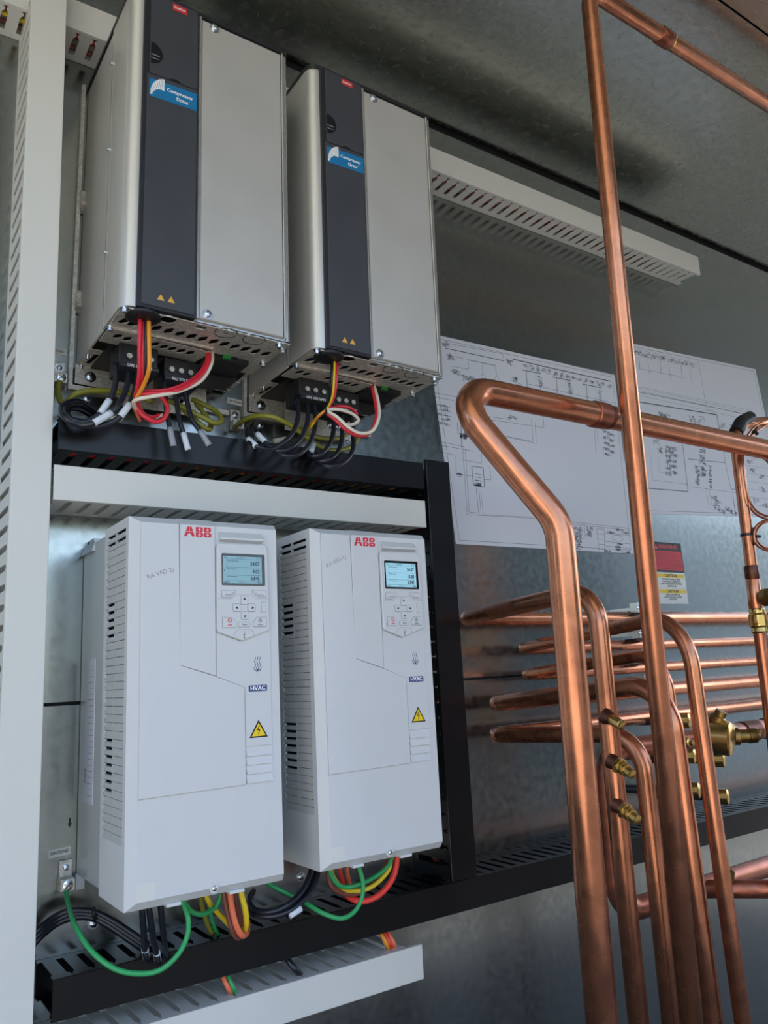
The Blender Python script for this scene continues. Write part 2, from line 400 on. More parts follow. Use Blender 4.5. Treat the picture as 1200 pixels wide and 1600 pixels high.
b = NB(); box(b, u(2.2), u(2.9), 1.165, 1.215, v(105), v(300)); obj('type_plate', b, paper, A)
b = NB()
for k in range(22): box(b, u(2.0), u(2.25), 1.17, 1.17+random.uniform(.012, .03), v(115+k*8), v(115.9+k*8))
text(b, 'ABB', 0, v(140), .012, 1.205, plane='x', xfix=u(2.1), rot=PI/2); obj('type_plate_print', b, penc, A)
# front cover pieces
b = NB(); prism(b, Ap([(11.8, 465.2), (11.8, 10.8)][:1]+[(61.8, 465.2), (62.3, 281.4), (111, 266), (151.6, 250.6), (151.3, 127.2), (11.8, 125.6)]), AY-.0028, AY+.001, bev=.0008)
obj('front_cover', b, abb, A)
b = NB(); prism(b, Ap([(63.0, 465.5), (111.2, 465.5), (111.5, 267), (63.0, 282.4)]), AY-.0032, AY+.001, bev=.0008)
prism(b, [(AY-.0032, v(465.0)), (AY+.010, v(474.6)), (AY+.012, v(474)), (AY+.002, v(462))], u(63), u(111.2), 'x'); obj('logo_strip', b, abb, A)
b = NB(); prism(b, Ap([(112.6, 324), (112.6, 266.2), (152.8, 251), (152.6, 174), (191.0, 174), (191.4, 329), (189, 326), (147.5, 310)]), AY-.0014, AY+.001, bev=.0006); obj('label_panel', b, abb, A)
b = NB()
for k in range(4):
    z1 = 173-k*11.2; prism(b, [(AY-.0002, v(z1)), (AY+.003, v(z1-.6)), (AY+.003, v(z1-10.8)), (AY-.0032, v(z1-10.8))], u(153), u(190.4), 'x')
obj('louvre_ridges', b, abb, A)
b = NB(); prism(b, [(AY+.001, v(458)), (AY-.001, v(458)), (AY-.0085, v(449.5)), (AY-.0085, v(447)), (AY+.001, v(444))], u(117.5), u(181), 'x'); obj('keypad_hood', b, abb, A)
KP = [(112.6, 437), (113.6, 440), (116, 441.8), (180, 442.6), (184.5, 441), (187, 436.5), (188.6, 328), (187, 324.5), (147.5, 311.2), (114, 323), (112.2, 327)]
b = NB(); prism(b, Ap(KP), AY-.0065, AY+.001, bev=.0012); kp = obj('keypad', b, abb, A)
yk = AY-.0065
obj('screen_bezel', prism(NB(), Ap(rrect(118.9, 182, 384.8, 428, 1.2, 3)), yk-.0006, yk+.001), bez, kp)
obj('screen', box(NB(), u(120.8), u(177.4), yk-.0009, yk-.0004, v(387.6), v(424.4)), lcd, kp)
ys = yk-.0009
def lcd_print(par, mid_s, last_s):
    b = NB()
    for zz in (420.3, 409.2, 398.6, 391.0): box(b, u(124), u(176), ys-.0001, ys, v(zz), v(zz+.35))
    box(b, u(126), u(126.3), ys-.0001, ys, v(411), v(419.5))
    text(b, '24.07', u(174), v(414.6), .0072, ys, 'RIGHT', .00022, sx=.85); text(b, mid_s, u(174), v(403.8), .0072, ys, 'RIGHT', .00022, sx=.85); text(b, last_s, u(174), v(394.8), .0072, ys, 'RIGHT', .00022, sx=.85)
    text(b, 'Output frequency', u(126.5), v(418), .0023, ys, 'LEFT'); text(b, 'Motor current', u(126.5), v(407.2), .0023, ys, 'LEFT'); text(b, 'AI1 actual value', u(126.5), v(397), .0023, ys, 'LEFT')
    text(b, 'Options', u(121.5), v(389.2), .0025, ys, 'LEFT', .00006); text(b, '10:15 p.m.', u(148), v(389.2), .0023, ys); text(b, 'Menu', u(176.5), v(389.2), .0025, ys, 'RIGHT', .00008)
    text(b, 'Auto', u(122), v(422.4), .0022, ys, 'LEFT'); text(b, ')Auto(VFD)', u(146), v(422.4), .0024, ys); text(b, '24.1 Hz', u(176), v(422.4), .0022, ys, 'RIGHT')
    prism(b, Ap([(121.4, 405), (122.8, 406.2), (122.8, 403.8)]), ys-.0001, ys); prism(b, Ap([(176.8, 405), (175.4, 406.2), (175.4, 403.8)]), ys-.0001, ys)
    return obj('screen_print', b, lcdt, par)
lcd_print(kp, '9.03', '6.845')
def key(poly, h=.0013, m_=abb, nm='button'):
    b = NB(); prism(b, Ap(poly), yk-h, yk+.0005, bev=.0005); return obj(nm, b, m_, kp)
def keyring(bb, poly):
    P = Ap(poly)
    for i in range(len(P)): line(bb, *P[i], *P[(i+1) % len(P)], .00042, yk, .0002)
keys = [[(118.6, 378), (138.6, 378.1), (138.2, 374.7), (130.6, 368.8), (119, 369)], [(163, 378.9), (183.2, 378.8), (183, 369.9), (170.9, 369.9), (163.6, 375)],
        rrect(145.9, 156, 359.3, 370.9, 1.8, 3), rrect(134.2, 145.4, 350, 360, 1.8, 3), rrect(155.9, 167.2, 350, 360.2, 1.8, 3), rrect(146.2, 156, 339.4, 350.2, 1.8, 3),
        rrect(176.1, 182.6, 348.5, 363.3, 2, 3), [(119.4, 342), (132.6, 342), (138, 336.8), (137.6, 328.6), (119.7, 328.8)], rrect(141.7, 158.4, 329.1, 336.1, 1.8, 3), [(163.6, 336), (169.4, 342.3), (182.8, 342.3), (182.6, 329.3), (163.5, 329.5)]]
rb = NB()
for kk in keys: key(kk); keyring(rb, [((a-sum(q[0] for q in kk)/len(kk))*1.035+sum(q[0] for q in kk)/len(kk), (c-sum(q[1] for q in kk)/len(kk))*1.035+sum(q[1] for q in kk)/len(kk)) for a, c in kk])
L_ = Ap([(112.6, 367.1), (132.4, 366.9), (139, 372.5), (160.5, 373.2), (169, 367.6), (187.8, 367.4)])
for i in range(5): line(rb, *L_[i], *L_[i+1], .0003, yk, .0002)
U_ = Ap([(134.5, 318.3), (140.2, 325.9), (160.6, 325.9), (165, 318.6)])
for i in range(3): line(rb, *U_[i], *U_[i+1], .0003, yk, .0002)
obj('key_outlines', rb, penc, kp)
b = NB(); yq = yk-.0013
prism(b, Ap([(150.9, 369), (153, 365.8), (148.8, 365.8)]), yq-.0001, yq); prism(b, Ap([(151.1, 341.4), (153.1, 344.8), (149.1, 344.8)]), yq-.0001, yq)
prism(b, Ap([(137.6, 355), (141, 357), (141, 353)]), yq-.0001, yq); prism(b, Ap([(164.6, 355), (161.2, 357), (161.2, 353)]), yq-.0001, yq)
for P in ([(122.5, 372), (131, 372), (135, 375.2)], [(167, 375.2), (171, 372.2), (179.5, 372.2)]):
    Q = Ap(P)
    for i in range(2): line(b, *Q[i], *Q[i+1], .0005, yq, .0001)
text(b, '?', u(179.3), v(356), .004, yq); text(b, 'Auto', u(150.5), v(332.6), .0036, yq); text(b, 'Hand', u(173.4), v(332.2), .0036, yq)
D_ = Ap([(173.2, 340.6), (176, 337.8), (173.2, 335), (170.4, 337.8)])
for i in range(4): line(b, *D_[i], *D_[(i+1) % 4], .0006, yq, .0001)
line(b, u(173.2), v(336.5), u(173.2), v(339.1), .0005, yq, .0001)
line(b, u(150.3), v(315), u(150.3), v(323.8), .0005, yk, .0001); line(b, u(150.3), v(318), u(152.2), v(320.6), .0005, yk, .0001); line(b, u(150.3), v(317.2), u(148.6), v(319.6), .0005, yk, .0001); prism(b, [(x_, z_) for x_, z_ in circ(u(150.3), v(315.2), .0009, 10)], yk-.0001, yk)
obj('key_symbols', b, inkb, kp)
b = NB(); yq2 = yq
for i in range(16):
    c = circ(u(129), v(338.2), .0026, 16); line(b, *c[i], *c[(i+1) % 16], .0009, yq2, .0001)
line(b, u(127.2), v(339.8), u(130.8), v(336.6), .0006, yq2, .0001); text(b, 'OFF', u(129), v(332), .0034, yq2, bold=.0001); obj('off_symbol', b, red, kp)
obj('status_light', box(NB(), u(119.4), u(120.9), yk-.0003, yk, v(362.6), v(363.9)), led, kp)
# logo: letters cut by fine white gaps
yl = AY-.0032
def logo_bm():
    b = NB(); B0, T0, M0, g_ = 449.0, 462.2, 455.4, .35
    def pz(P): prism(b, Ap(P), yl-.00025, yl)
    for sg in (1, -1):                    # A, mirrored halves
        xm = 75.6; ox = lambda z: xm-sg*(7.4-(z-B0)/(T0-B0)*4.6); ix = lambda z: ox(z)+sg*3.9
        pz([(ox(M0+g_), M0+g_), (ox(T0), T0), (xm-sg*.3, T0), (xm-sg*.3, M0+g_)])
        pz([(ox(M0-g_), M0-g_), (xm-sg*.3, M0-g_), (xm-sg*.3, M0-2.8), (ix(M0-2.8), M0-2.8), (ix(B0), B0), (ox(B0), B0)])
    for x0 in (84.4, 95.8):
        x1 = x0+10.2; xm = x0+5.0
        for lo, hi, rr in ((M0+g_, T0, .6), (B0, M0-g_, 0)):
            h = hi-lo
            pz([(x0, lo), (xm-.25, lo), (xm-.25, lo+h*.33), (x0+3.3, lo+h*.33), (x0+3.3, lo+h*.67), (xm-.25, lo+h*.67), (xm-.25, hi), (x0, hi)])
            pz([(xm+.25, lo), (x1-1.4-rr, lo), (x1-rr*.6, lo+1.5), (x1-rr*.6, hi-1.8), (x1-1.6-rr*.6, hi), (xm+.25, hi), (xm+.25, lo+h*.67), (x1-3.4-rr*.4, lo+h*.67), (x1-3.4-rr*.4, lo+h*.33), (xm+.25, lo+h*.33)])
    return b
obj('logo', logo_bm(), red, A)
yp = AY-.0014
b = NB(); prism(b, Ap(rrect(157.6, 184.4, 244.3, 252.4, 1, 3)), yp-.0002, yp)
for k in range(3):
    for j in range(8):
        f0 = 277+j*1.6; x0 = 167.5+k*3.4+.9*math.sin(j*1.1); x1 = 167.5+k*3.4+.9*math.sin((j+1)*1.1); line(b, u(x0), v(f0), u(x1), v(f0+1.6), .0007, yp, .0002)
line(b, u(164.6), v(276), u(177.6), v(276), .0008, yp, .0002)
for a in (0, 60, 120): line(b, u(171-3.6*math.cos(math.radians(a))), v(272.3-3.2*math.sin(math.radians(a))), u(171+3.6*math.cos(math.radians(a))), v(272.3+3.2*math.sin(math.radians(a))), .0008, yp, .0002)
line(b, u(165.5), v(274.6), u(168), v(271), .0008, yp, .0002); line(b, u(176.6), v(274.6), u(174), v(271), .0008, yp, .0002)
obj('printed_symbols', b, navy, A)
obj('sign_lettering', text(NB(), 'HVAC', u(171), v(248.3), .0078, yp-.0002, bold=.00025, sx=1.05), wht, A)
obj('warning_triangle', prism(NB(), Ap([(171, 207.5), (184.2, 184.8), (157.6, 184.8)]), yp-.0002, yp), inkb, A)
obj('triangle_face', prism(NB(), Ap([(171, 203.6), (181, 186.6), (160.8, 186.6)]), yp-.0004, yp), yel, A)
b = NB(); Q = Ap([(172, 200), (168.9, 194.3), (172.6, 195), (170.2, 189)])
for i in range(3): line(b, *Q[i], *Q[i+1], .0011, yp-.0004, .0002)
obj('flash_symbol', b, inkb, A)
b = NB(); yc = AY
prism(b, Ap(rrect(11.9, 33, 6.5+5, 30.5, .6, 2)), yc-.0002, yc); obj('code_label', b, stick, A)
b = NB(); text(b, 'RA VFD-2)' if 0 else 'RA VFD 2)', u(37), v(399), .0082, AY-.0028, rot=math.radians(18), depth=.00008); obj('handwriting', b, penc, A)
b = NB(); prism(b, circ(u(107), v(10.5), .0062, 20), AY-.001, AY+.002); obj('screw_seat', b, abb, A)
screw((u(107), AY-.001, v(10.5)), A, .0034, washer=False)
b = NB()
for a0, a1 in ((50, 68), (131, 151)): box(b, u(a0), u(a1), AY+.006, AY+.030, v(-3), v(1), .0006)
obj('bottom_tab', b, abb, A)
# right hand drive, copied
A2 = dup(A, (.2640, 0, 0), 'right light grey wall-mounted drive, screen reading 10.83 in the middle row')
A['group'] = A2['group'] = 'light grey drives under the white duct'
for ch in A2.children:
    if ch.name.startswith('keypad') and ch.children:
        for g_ in list(ch.children):
            if g_.name.startswith('screen_print'): bpy.data.objects.remove(g_)
            elif g_.name.startswith('screen') and not g_.name.startswith('screen_b'):
                me2 = g_.data.copy(); me2.materials[0] = lcd2; g_.data = me2
        BASE[ch] = BASE[A]; lcd_print(ch, '10.83', '6.841'); BASE[ch] = BASE[A2]
    if ch.name.startswith('handwriting'):
        bpy.data.objects.remove(ch)
BASE_A2 = BASE[A2]; BASE[A2] = BASE[A]
b = NB(); text(b, 'RA VFD-1)', u(36), v(424), .0082, AY-.0028, rot=math.radians(24), depth=.00008); obj('handwriting', b, penc, A2); BASE[A2] = BASE_A2

# ================================================================= ALUMINIUM DRIVES
DX, DZ = .2885, .502
def p(x): return DX+x*MM
def q(z): return DZ+z*MM
D = thing('compressor_drive', 'tall aluminium drive with charcoal front strip, the left and nearer to the frame top', 'drive', (DX, 1.12, DZ))
HT = 502
# extruded side columns (cross-section in x, y)
def arc(cx, cy, r, a0, a1, n=7): return [(cx+r*math.cos(math.radians(a0+(a1-a0)*i/n)), cy+r*math.sin(math.radians(a0+(a1-a0)*i/n))) for i in range(n+1)]
b = NB(); prism(b, arc(p(17), AY+.018, .017, 270, 180)+[(p(0), AY+.092), (p(3), AY+.092), (p(19), AY+.03), (p(19), AY+.001)], q(0), q(HT), 'z'); obj('side_column', b, alu, D, smooth=True)
b = NB(); prism(b, [(p(101), AY+.004), (p(246), AY+.004), (p(246), AY+.03), (p(101), AY+.03)], q(0), q(HT), 'z'); obj('front_backing', b, alu_h, D)
b = NB(); prism(b, [(p(246), AY+.002)]+arc(p(249), AY+.006, .0045, 270, 360, 5)+[(p(253.5), AY+.245), (p(249), AY+.245), (p(246), AY+.03)], q(0), q(HT), 'z'); obj('side_column', b, alu_h, D, smooth=True)
b = NB(); box(b, p(0.2), p(3), AY+.094, AY+.243, q(-2), q(HT-6)); obj('side_panel', b, alu_p, D)
b = NB(); box(b, p(-.4), p(2), AY+.0905, AY+.0945, q(0), q(HT)); obj('side_seam', b, alu_h, D)
for zz in (120, 290, 440): screw((p(-.3), AY+.0925, q(zz)), D, .0032, (-1, 0, 0), washer=False)
b = NB(); box(b, p(4), p(248), AY+.03, AY+.24, q(4), q(HT-3)); obj('heatsink_body', b, dark, D)
b = NB(); prism(b, [(p(108), q(4)), (p(241), q(4)), (p(241), q(499)), (p(108), q(499))], AY-.001, AY+.006, bev=.0012); obj('front_panel', b, alu_p, D)
b = NB(); box(b, p(102.5), p(107), AY-.002, AY+.006, q(2), q(503), .0008); box(b, p(242), p(245.5), AY-.0015, AY+.006, q(2), q(503), .0008); obj('panel_edge', b, alu_h, D)
b = NB(); prism(b, arc(p(17), AY+.016, .018, 270, 180)+[(p(-1), AY+.244), (p(254.5), AY+.244), (p(254.5), AY+.004), (p(251), AY-.001)], q(HT), q(HT+7), 'z'); obj('top_cap', b, char_d, D)
b = NB(); box(b, p(18), p(102), AY-.003, AY+.012, q(0), q(508), .001); obj('strip_frame', b, char_d, D)
notch = [(p(27), q(366)), (p(27), q(504)), (p(99), q(504)), (p(99), q(368.2)), (p(76), q(367.4)), (p(70), q(371)), (p(62), q(371)), (p(56), q(366.8))]
b = NB(); prism(b, notch, AY-.0052, AY-.001, bev=.0008); obj('upper_cover', b, char, D)
b = NB(); prism(b, [(p(24), q(4)), (p(99), q(4)), (p(99), q(366.4)), (p(24), q(364.4))], AY-.0052, AY-.001, bev=.0008); obj('lower_cover', b, char, D)
yd = AY-.0052
obj('name_label', prism(NB(), [(p(27), q(356.5)), (p(98.6), q(359.6)), (p(98.6), q(330.3)), (p(27), q(327.2))], yd-.0003, yd), blue, D)
b = NB(); text(b, 'Compressor', p(72.5), q(347.8), .0078, yd-.0003, bold=.00022); text(b, 'Drive', p(76), q(337.6), .0078, yd-.0003, bold=.00022); text(b, '°', p(86.5), q(339), .005, yd-.0003)
for k in range(8):                        # striped quarter-turn emblem
    a0 = math.radians(178-k*11.2); a1 = math.radians(178-k*11.2-9.4); ro = .0205+.0022*k*.2; ri = .0175-.0009*k
    cx, cz = p(48.8), q(329.5)
    prism(b, [(cx+ro*math.cos(a0), cz+ro*1.38*math.sin(a0)), (cx+ro*math.cos(a1), cz+ro*1.38*math.sin(a1)), (cx+ri*math.cos(a1), cz+ri*1.2*math.sin(a1)), (cx+ri*math.cos(a0), cz+ri*1.2*math.sin(a0))], yd-.0005, yd-.0003)
obj('label_lettering', b, wht, D)
obj('maker_badge', box(NB(), p(59), p(81), yd-.0003, yd, q(500-11), q(500)), redp, D)
obj('badge_lettering', text(NB(), 'Danfoss', p(70), q(494.6), .0055, yd-.0003, bold=.0001, rot=math.radians(4)), wht, D)
b = NB(); prism(b, circ(p(27.5), q(400), .018, 18, -88, 88), yd-.0006, yd+.002); obj('finger_recess', b, bez, D)
b = NB(); box(b, p(28.5), p(41), yd-.0009, yd-.0006, q(396), q(397.6)); box(b, p(28.5), p(39), yd-.0009, yd-.0006, q(390.5), q(391.7)); obj('recess_print', b, penc, D)
b = NB()
for xx in (50.5, 65): prism(b, [(p(xx), q(23.5)), (p(xx+5.2), q(14.5)), (p(xx-5.2), q(14.5))], yd-.0003, yd)
obj('hazard_mark', b, amb, D)
screw((p(127), AY-.001, q(492)), D, .0052, washer=True, h=.004); screw((p(119.5), AY-.001, q(11.5)), D, .0052, washer=True, h=.004)
# underside: perforated bracket
zb = .5005-.0005
def PX(x, y): v_ = atz(x, y, .5); return (v_.x, v_.y)
hol = []
for i in range(11):
    a = Vector(PX(245, 510)); c = Vector(PX(415, 548)); s = a+(c-a)*(i/10); hol.append(slot(s.x, s.y, .0115, .022, .0))
for x_, y_ in ((193, 499), (209, 503)): s = PX(x_, y_); hol.append(slot(s[0], s[1], .0135, .022, .0))
s = PX(314, 508); hol.append([(s[0]-.008, s[1]-.006), (s[0]+.008, s[1]-.006), (s[0]+.008, s[1]+.006), (s[0]-.008, s[1]+.006)])
s = PX(263, 497); hol.append(circ(s[0], s[1], .011, 16))
outer = [(p(2), AY+.003), (p(253), AY+.003), (p(253), AY+.138), (p(228), AY+.138), (p(228), AY+.098), (p(158), AY+.082), (p(2), AY+.072)]
b = NB(); holeplate(b, outer, hol, q(-4), q(-2.4)); obj('gland_plate', b, galv_p, D)
hol = []
for x_, y_ in ((185, 518), (200, 522), (243, 530), (257, 534), (270, 537), (284, 540), (298, 543)): s = PX(x_, y_); hol.append(slot(s[0], s[1]+.003, .0105, .018, .0))
b = NB(); holeplate(b, [(p(2), AY+.068), (p(158), AY+.079), (p(150), AY+.128), (p(2), AY+.118)], hol, q(-8), q(-6.4)); box(b, p(2), p(156), AY+.068, AY+.0696, q(-7), q(-3)); obj('rear_gland_plate', b, galv_p, D)
b = NB()
for x_, y_ in ((353, 516), (397, 526)):
    s = PX(x_, y_); c1 = circ(s[0], s[1], .0165, 24, 15, 345)
    for i in range(len(c1)-1):
        a, c = Vector(c1[i]), Vector(c1[i+1]); n_ = Vector((-(c-a).y, (c-a).x)).normalized()*.0006
        prism(b, [tuple(a+n_), tuple(c+n_), tuple(c-n_), tuple(a-n_)], q(-4.4), q(-3.8), 'z')
    box(b, s[0]-.003, s[0]+.003, s[1]-.0004, s[1]+.0004, q(-4.4), q(-3.8))
obj('knockout', b, char_d, D)
b = NB()
for x_ in (347, 360, 392, 404): s = PX(x_, 507+(x_-347)*.22); box(b, s[0]-.0025, s[0]+.0025, AY+.001, AY+.004, q(-5), q(-1))
obj('plate_tab', b, galv_p, D)
gx, gy = PX(226, 490); b = NB(); lathe(b, (gx, gy+.006, q(-2)), (0, 0, -1), [(0, .024), (.004, .024), (.007, .019), (.007, .013), (.002, .012)], 24); obj('cable_grommet', b, blk, D, smooth=True)
for (x_, y_) in ((191, 478), (172, 508), (441, 540), (436, 532), (411, 562)):
    s = PX(x_, y_); screw((min(max(s[0], p(5)), p(250)), s[1], q(-4)), D, .0038, (0, 0, -1), name='plate_screw', h=.006)
for (x_, y_) in ((133, 554), (123, 570)):
    s = PX(x_, y_); screw((s[0]+.004, s[1], q(-3)), D, .0036, (0, 0, -1), name='plate_screw', h=.006)
b = NB(); holeplate(b, [(p(1), AY+.165), (p(60), AY+.165), (p(58), AY+.236), (p(1), AY+.236)], [[(p(12), AY+.18), (p(20), AY+.18), (p(16), AY+.225), (p(8), AY+.225)], [(p(28), AY+.19), (p(52), AY+.18), (p(50), AY+.225), (p(24), AY+.225)]], q(-3), q(-1.2)); obj('fan_bracket', b, galv_p, D)
b = NB(); box(b, p(228), p(253), AY+.185, AY+.236, q(-3), q(-1.2)); obj('fan_bracket', b, galv_p, D)
for s_ in (.2, .215): screw((p(240), AY+s_, q(-3)), D, .0036, (0, 0, -1), name='plate_screw', h=.006)
# terminal blocks hanging below
def tblock(name, x0, x1, yy, z0, z1, scr, txt):
    b = NB(); box(b, x0, x1, yy, yy+.05, z0, z1, .001)
    prism(b, [(yy+.001, z0), (yy-.006, z0+.004), (yy-.006, z0+.008), (yy+.001, z0+.012)], x0, x1, 'x')
    t_ = obj(name, b, blk, D)
    for s in scr:
        b = NB(); lathe(b, (s, yy-.0002, z0+.023), (0, -1, 0), [(0, .0065), (.0016, .0065), (.0016, .0045), (.0004, .0045)], 14); obj('screw_collar', b, char_d, t_, smooth=True)
        b = NB(); lathe(b, (s, yy-.0006, z0+.023), (0, -1, 0), [(0, .0044), (.0018, .004), (.002, .002), (.0012, .0018)], 12); obj('terminal_screw', b, galv_p, t_, smooth=True)
    b = NB(); text(b, txt, (x0+x1)/2, z0+.0062, .0072, yy-.0062, sx=(x1-x0)/.06*.9); obj('terminal_print', b, wht, t_)
    return t_
tb1 = at(172, 527, 1.105); 
tblock('terminal_block', .3165, .3735, 1.105, .4515, .4930, (.331, .347, .363), 'U91 V92 W93')
tblock('terminal_block', .3865, .4405, 1.115, .4475, .4880, (.398, .413, .428), '96U 97V 98W')
b = NB(); box(b, p(155), p(225), AY+.088, AY+.15, q(-12), q(-1), .001); box(b, p(162), p(205), AY+.085, AY+.09, q(-6), q(0)); box(b, p(140), p(232), AY+.15, AY+.2, q(-16), q(-2), .001)
box(b, p(150), p(222), AY+.2, AY+.235, q(-10), q(0), .001); box(b, p(20), p(150), AY+.13, AY+.236, q(-6), q(0)); box(b, p(215), p(220), AY+.09, AY+.20, q(-9), q(-4)); obj('control_terminals', b, blk, D)
obj('green_connector', box(NB(), p(180), p(193), AY+.083, AY+.089, q(-10), q(-4), .0005), gterm, D)
b = NB()
for k in range(4): box(b, p(163+k*4), p(165+k*4), AY+.083, AY+.0853, q(-5), q(-3))
obj('pin_header', b, galv_p, D)
# mounting flange plates under the heatsink
b = NB(); prism(b, [(p(-3), q(-34)), (p(70), q(-36)), (p(70), q(-2)), (p(-3), q(-2))], AY+.2335, AY+.236); obj('mounting_flange', b, galv_p, D)
b = NB(); prism(b, [(p(62), q(-62)), (p(208), q(-62)), (p(208), q(-8)), (p(62), q(-8))], AY+.222, AY+.2245); obj('shield_plate', b, galv_p, D)
for x_, z_, y_ in ((20, -20, .2335), (196, -45, .222), (170, -40, .222), (156, -38, .222)): screw((p(x_), AY+y_, q(z_)), D, .0058, name='flange_bolt', h=.004)
b = NB(); box(b, p(-6), p(256), AY+.236, W-.0005, q(-44), q(-36)); box(b, p(-12), p(-6), AY+.236, W-.0005, q(-44), q(HT)); obj('standoff_rail', b, galv_p, D)
for z0 in (264, 86):
    obj('rear_clip', prism(NB(), [(AY+.225, q(z0+6)), (AY+.243, q(z0)), (AY+.243, q(z0+36)), (AY+.232, q(z0+36))], p(-8), p(0), 'x'), galv_p, D)
D.rotation_euler = (0, math.radians(.9), 0)
D2 = dup(D, (.2955, 0, -.002), 'tall aluminium drive with charcoal front strip, the right one standing clear of the frame top', rot=(0, math.radians(.9), 0))
D['group'] = D2['group'] = 'aluminium compressor drives'

# ================================================================= COPPER PIPES
def pipe(name, label, P, R, r, m_=copper, cat='pipe', group=None, seg=28):
    t = thing(name, label, cat, P[-1], group)
    obj('tube', tube(NB(), fillet(P, R, 12), r, seg), m_, t, smooth='all'); return t
def sleeve(t, a, b_, r, m_=copper_o, name='coupling', bev=.0015):
    a = Vector(a); b_ = Vector(b_); d = (b_-a); L = d.length
    return obj(name, lathe(NB(), a, d, [(0, r*.93), (bev, r), (L-bev, r), (L, r*.93)], 28), m_, t, smooth=True)
def along(a, b_, f): return Vector(a).lerp(Vector(b_), f)
FLZ = -.95
def down(P1, P2, z=FLZ):                 # extend the line P1->P2 to height z
    P1 = Vector(P1); P2 = Vector(P2); d = P2-P1; return P1+d*((z-P1.z)/d.z)
# A: tall thin riser turning right under the ceiling
a1 = at(931, 70, .745); a1.z = 1.153; a2 = at(1080, 1590, .70)
PA = [Vector((2.6, .745, 1.153)), Vector((a1.x-.003, .745, 1.153)), down(a1, a2)]
pa = pipe('copper_riser', 'tallest copper riser, turning right along the ceiling', PA, [.042], .0143)
c_ = at(1040, 56, .745).x; sleeve(pa, (c_-.022, .745, 1.153), (c_+.012, .745, 1.153), .0162); sleeve(pa, (c_+.012, .745, 1.153), (c_+.0165, .745, 1.153), .0156, brass, 'solder_ring', .001)
# B: thick pipe with the slanted offset
zB = at(850, 631, .80).z
b0 = Vector((at(690, 596, .80).x, .80, zB)); b1 = at(873, 817, .715); b2 = down(b1, at(940, 1590, .715))
bR = Vector((at(1222, 716, .80).x, .80, zB))
pb = pipe('copper_riser', 'thickest copper riser with a slanted offset in front of the wiring drawings', [down(bR, bR+Vector((.01, 0, -.3))), bR, b0, b1, b2], [.06, .052, .075], .0190)
cb = at(948, 652, .80).x; sleeve(pb, (cb-.034, .80, zB), (cb-.004, .80, zB), .0213); sleeve(pb, (cb-.004, .80, zB), (cb+.006, .80, zB), .0200, copper_d, 'brazed_joint')
# lines along the wall, each turning forward and down
def line_pipe(name, label, right, tip, yb_, front, yf_, low_, r, R1=.03, R2=.05, yl=None):
    z = at(right[0], right[1], yb_).z; xt = at(tip[0], tip[1], yb_).x
    T = Vector((xt, yb_, z)); F_ = at(front[0], front[1], yf_); Lp = down(F_, at(low_[0], low_[1], yl or yf_))
    return pipe(name, label, [Vector((3.3, yb_, z)), T, F_, Lp], [R1, R2], r), T, F_, Lp
pc, Tc, Fc, Lc = line_pipe('copper_pipe', 'copper pipe with three brass service valves, right behind the thickest riser', (1100, 965), (722, 963), 1.19, (930, 919), .808, (998, 1600), .0143, .035, .055)
pd, Td, Fd, Ld = line_pipe('copper_pipe', 'rightmost long copper drop pipe, curving down in front of the wall lines', (1100, 1004), (812, 1005), 1.20, (1070, 957), .73, (1161, 1600), .0114, .03, .075)
pe, Te, Fe, Le = line_pipe('copper_pipe', 'copper pipe whose bend vanishes behind the tallest riser, upper of two such bends', (1100, 1038), (815, 1050), 1.20, (1036, 1018), .845, (1108, 1600), .0112, .03, .06)
pf, Tf, Ff, Lf = line_pipe('copper_pipe', 'copper pipe running down close along the right side of the tallest riser', (1120, 1070), (766, 1099), 1.19, (1042, 1066), .765, (1114, 1600), .0150, .035, .065)
pg, Tg, Fg, Lg = line_pipe('copper_pipe', 'copper pipe from the lowest wall line, descending left of the tallest riser', (1120, 1108), (762, 1149), 1.19, (1001, 1146), .865, (1049, 1600), .0143, .035, .06)
# big header with strainer
yH = .935; zH = at(1060, 1158, yH).z
h0 = Vector((3.0, yH, zH)); h1 = Vector((at(944, 1176, yH).x, yH, zH)); h2 = at(967, 1428, yH); h3 = Vector((3.0, yH, h2.z))
ph = pipe('copper_header', 'dark thick copper header with a large brass strainer behind the risers', [h0, h1, h2, h3], [.045, .045], .0178, copper_o)
xs_ = at(1116, 1152, yH).x
b = NB(); lathe(b, (xs_-.012, yH, zH), (1, 0, 0), [(0, .02), (.004, .034), (.012, .036), (.02, .036), (.03, .034), (.05, .026), (.066, .02)], 28); obj('strainer_body', b, brass_d, ph, smooth=True)
b = NB(); lathe(b, (xs_-.016, yH-.002, zH-.001), (.35, -.93, -.1), [(0, .028), (.02, .030), (.036, .030), (.038, .027), (.04, .02), (.038, .018)], 28); obj('strainer_ring', b, brass, ph, smooth=True)
b = NB(); q0 = at(1143, 1151, yH-.02); lathe(b, q0, (.75, -.6, 0), [(0, .016), (.012, .0165), (.014, .0125), (.03, .0125), (.031, .014), (.045, .0135), (.047, .009), (.052, .008)], 12); obj('bonnet', b, brass_d, ph, smooth=True)
b = NB(); q0 = at(1168, 1146, yH-.012); lathe(b, q0, (.6, -.75, .1), [(0, .008), (.012, .008), (.013, .0055), (.024, .0055)], 12); obj('service_port', b, brass, ph, smooth=True)
b = NB(); q0 = at(1118, 1130, yH-.01); lathe(b, q0, (.2, -.5, .85), [(0, .014), (.014, .014), (.016, .011), (.026, .011)], 12); obj('union_nut', b, brass_d, ph, smooth=True)
b = NB(); q0 = at(1072, 1160, yH-.017); lathe(b, q0, (.1, -1, 0), [(0, .009), (.006, .008), (.008, .005), (.014, .005)], 12); obj('service_port', b, brass, ph, smooth=True)
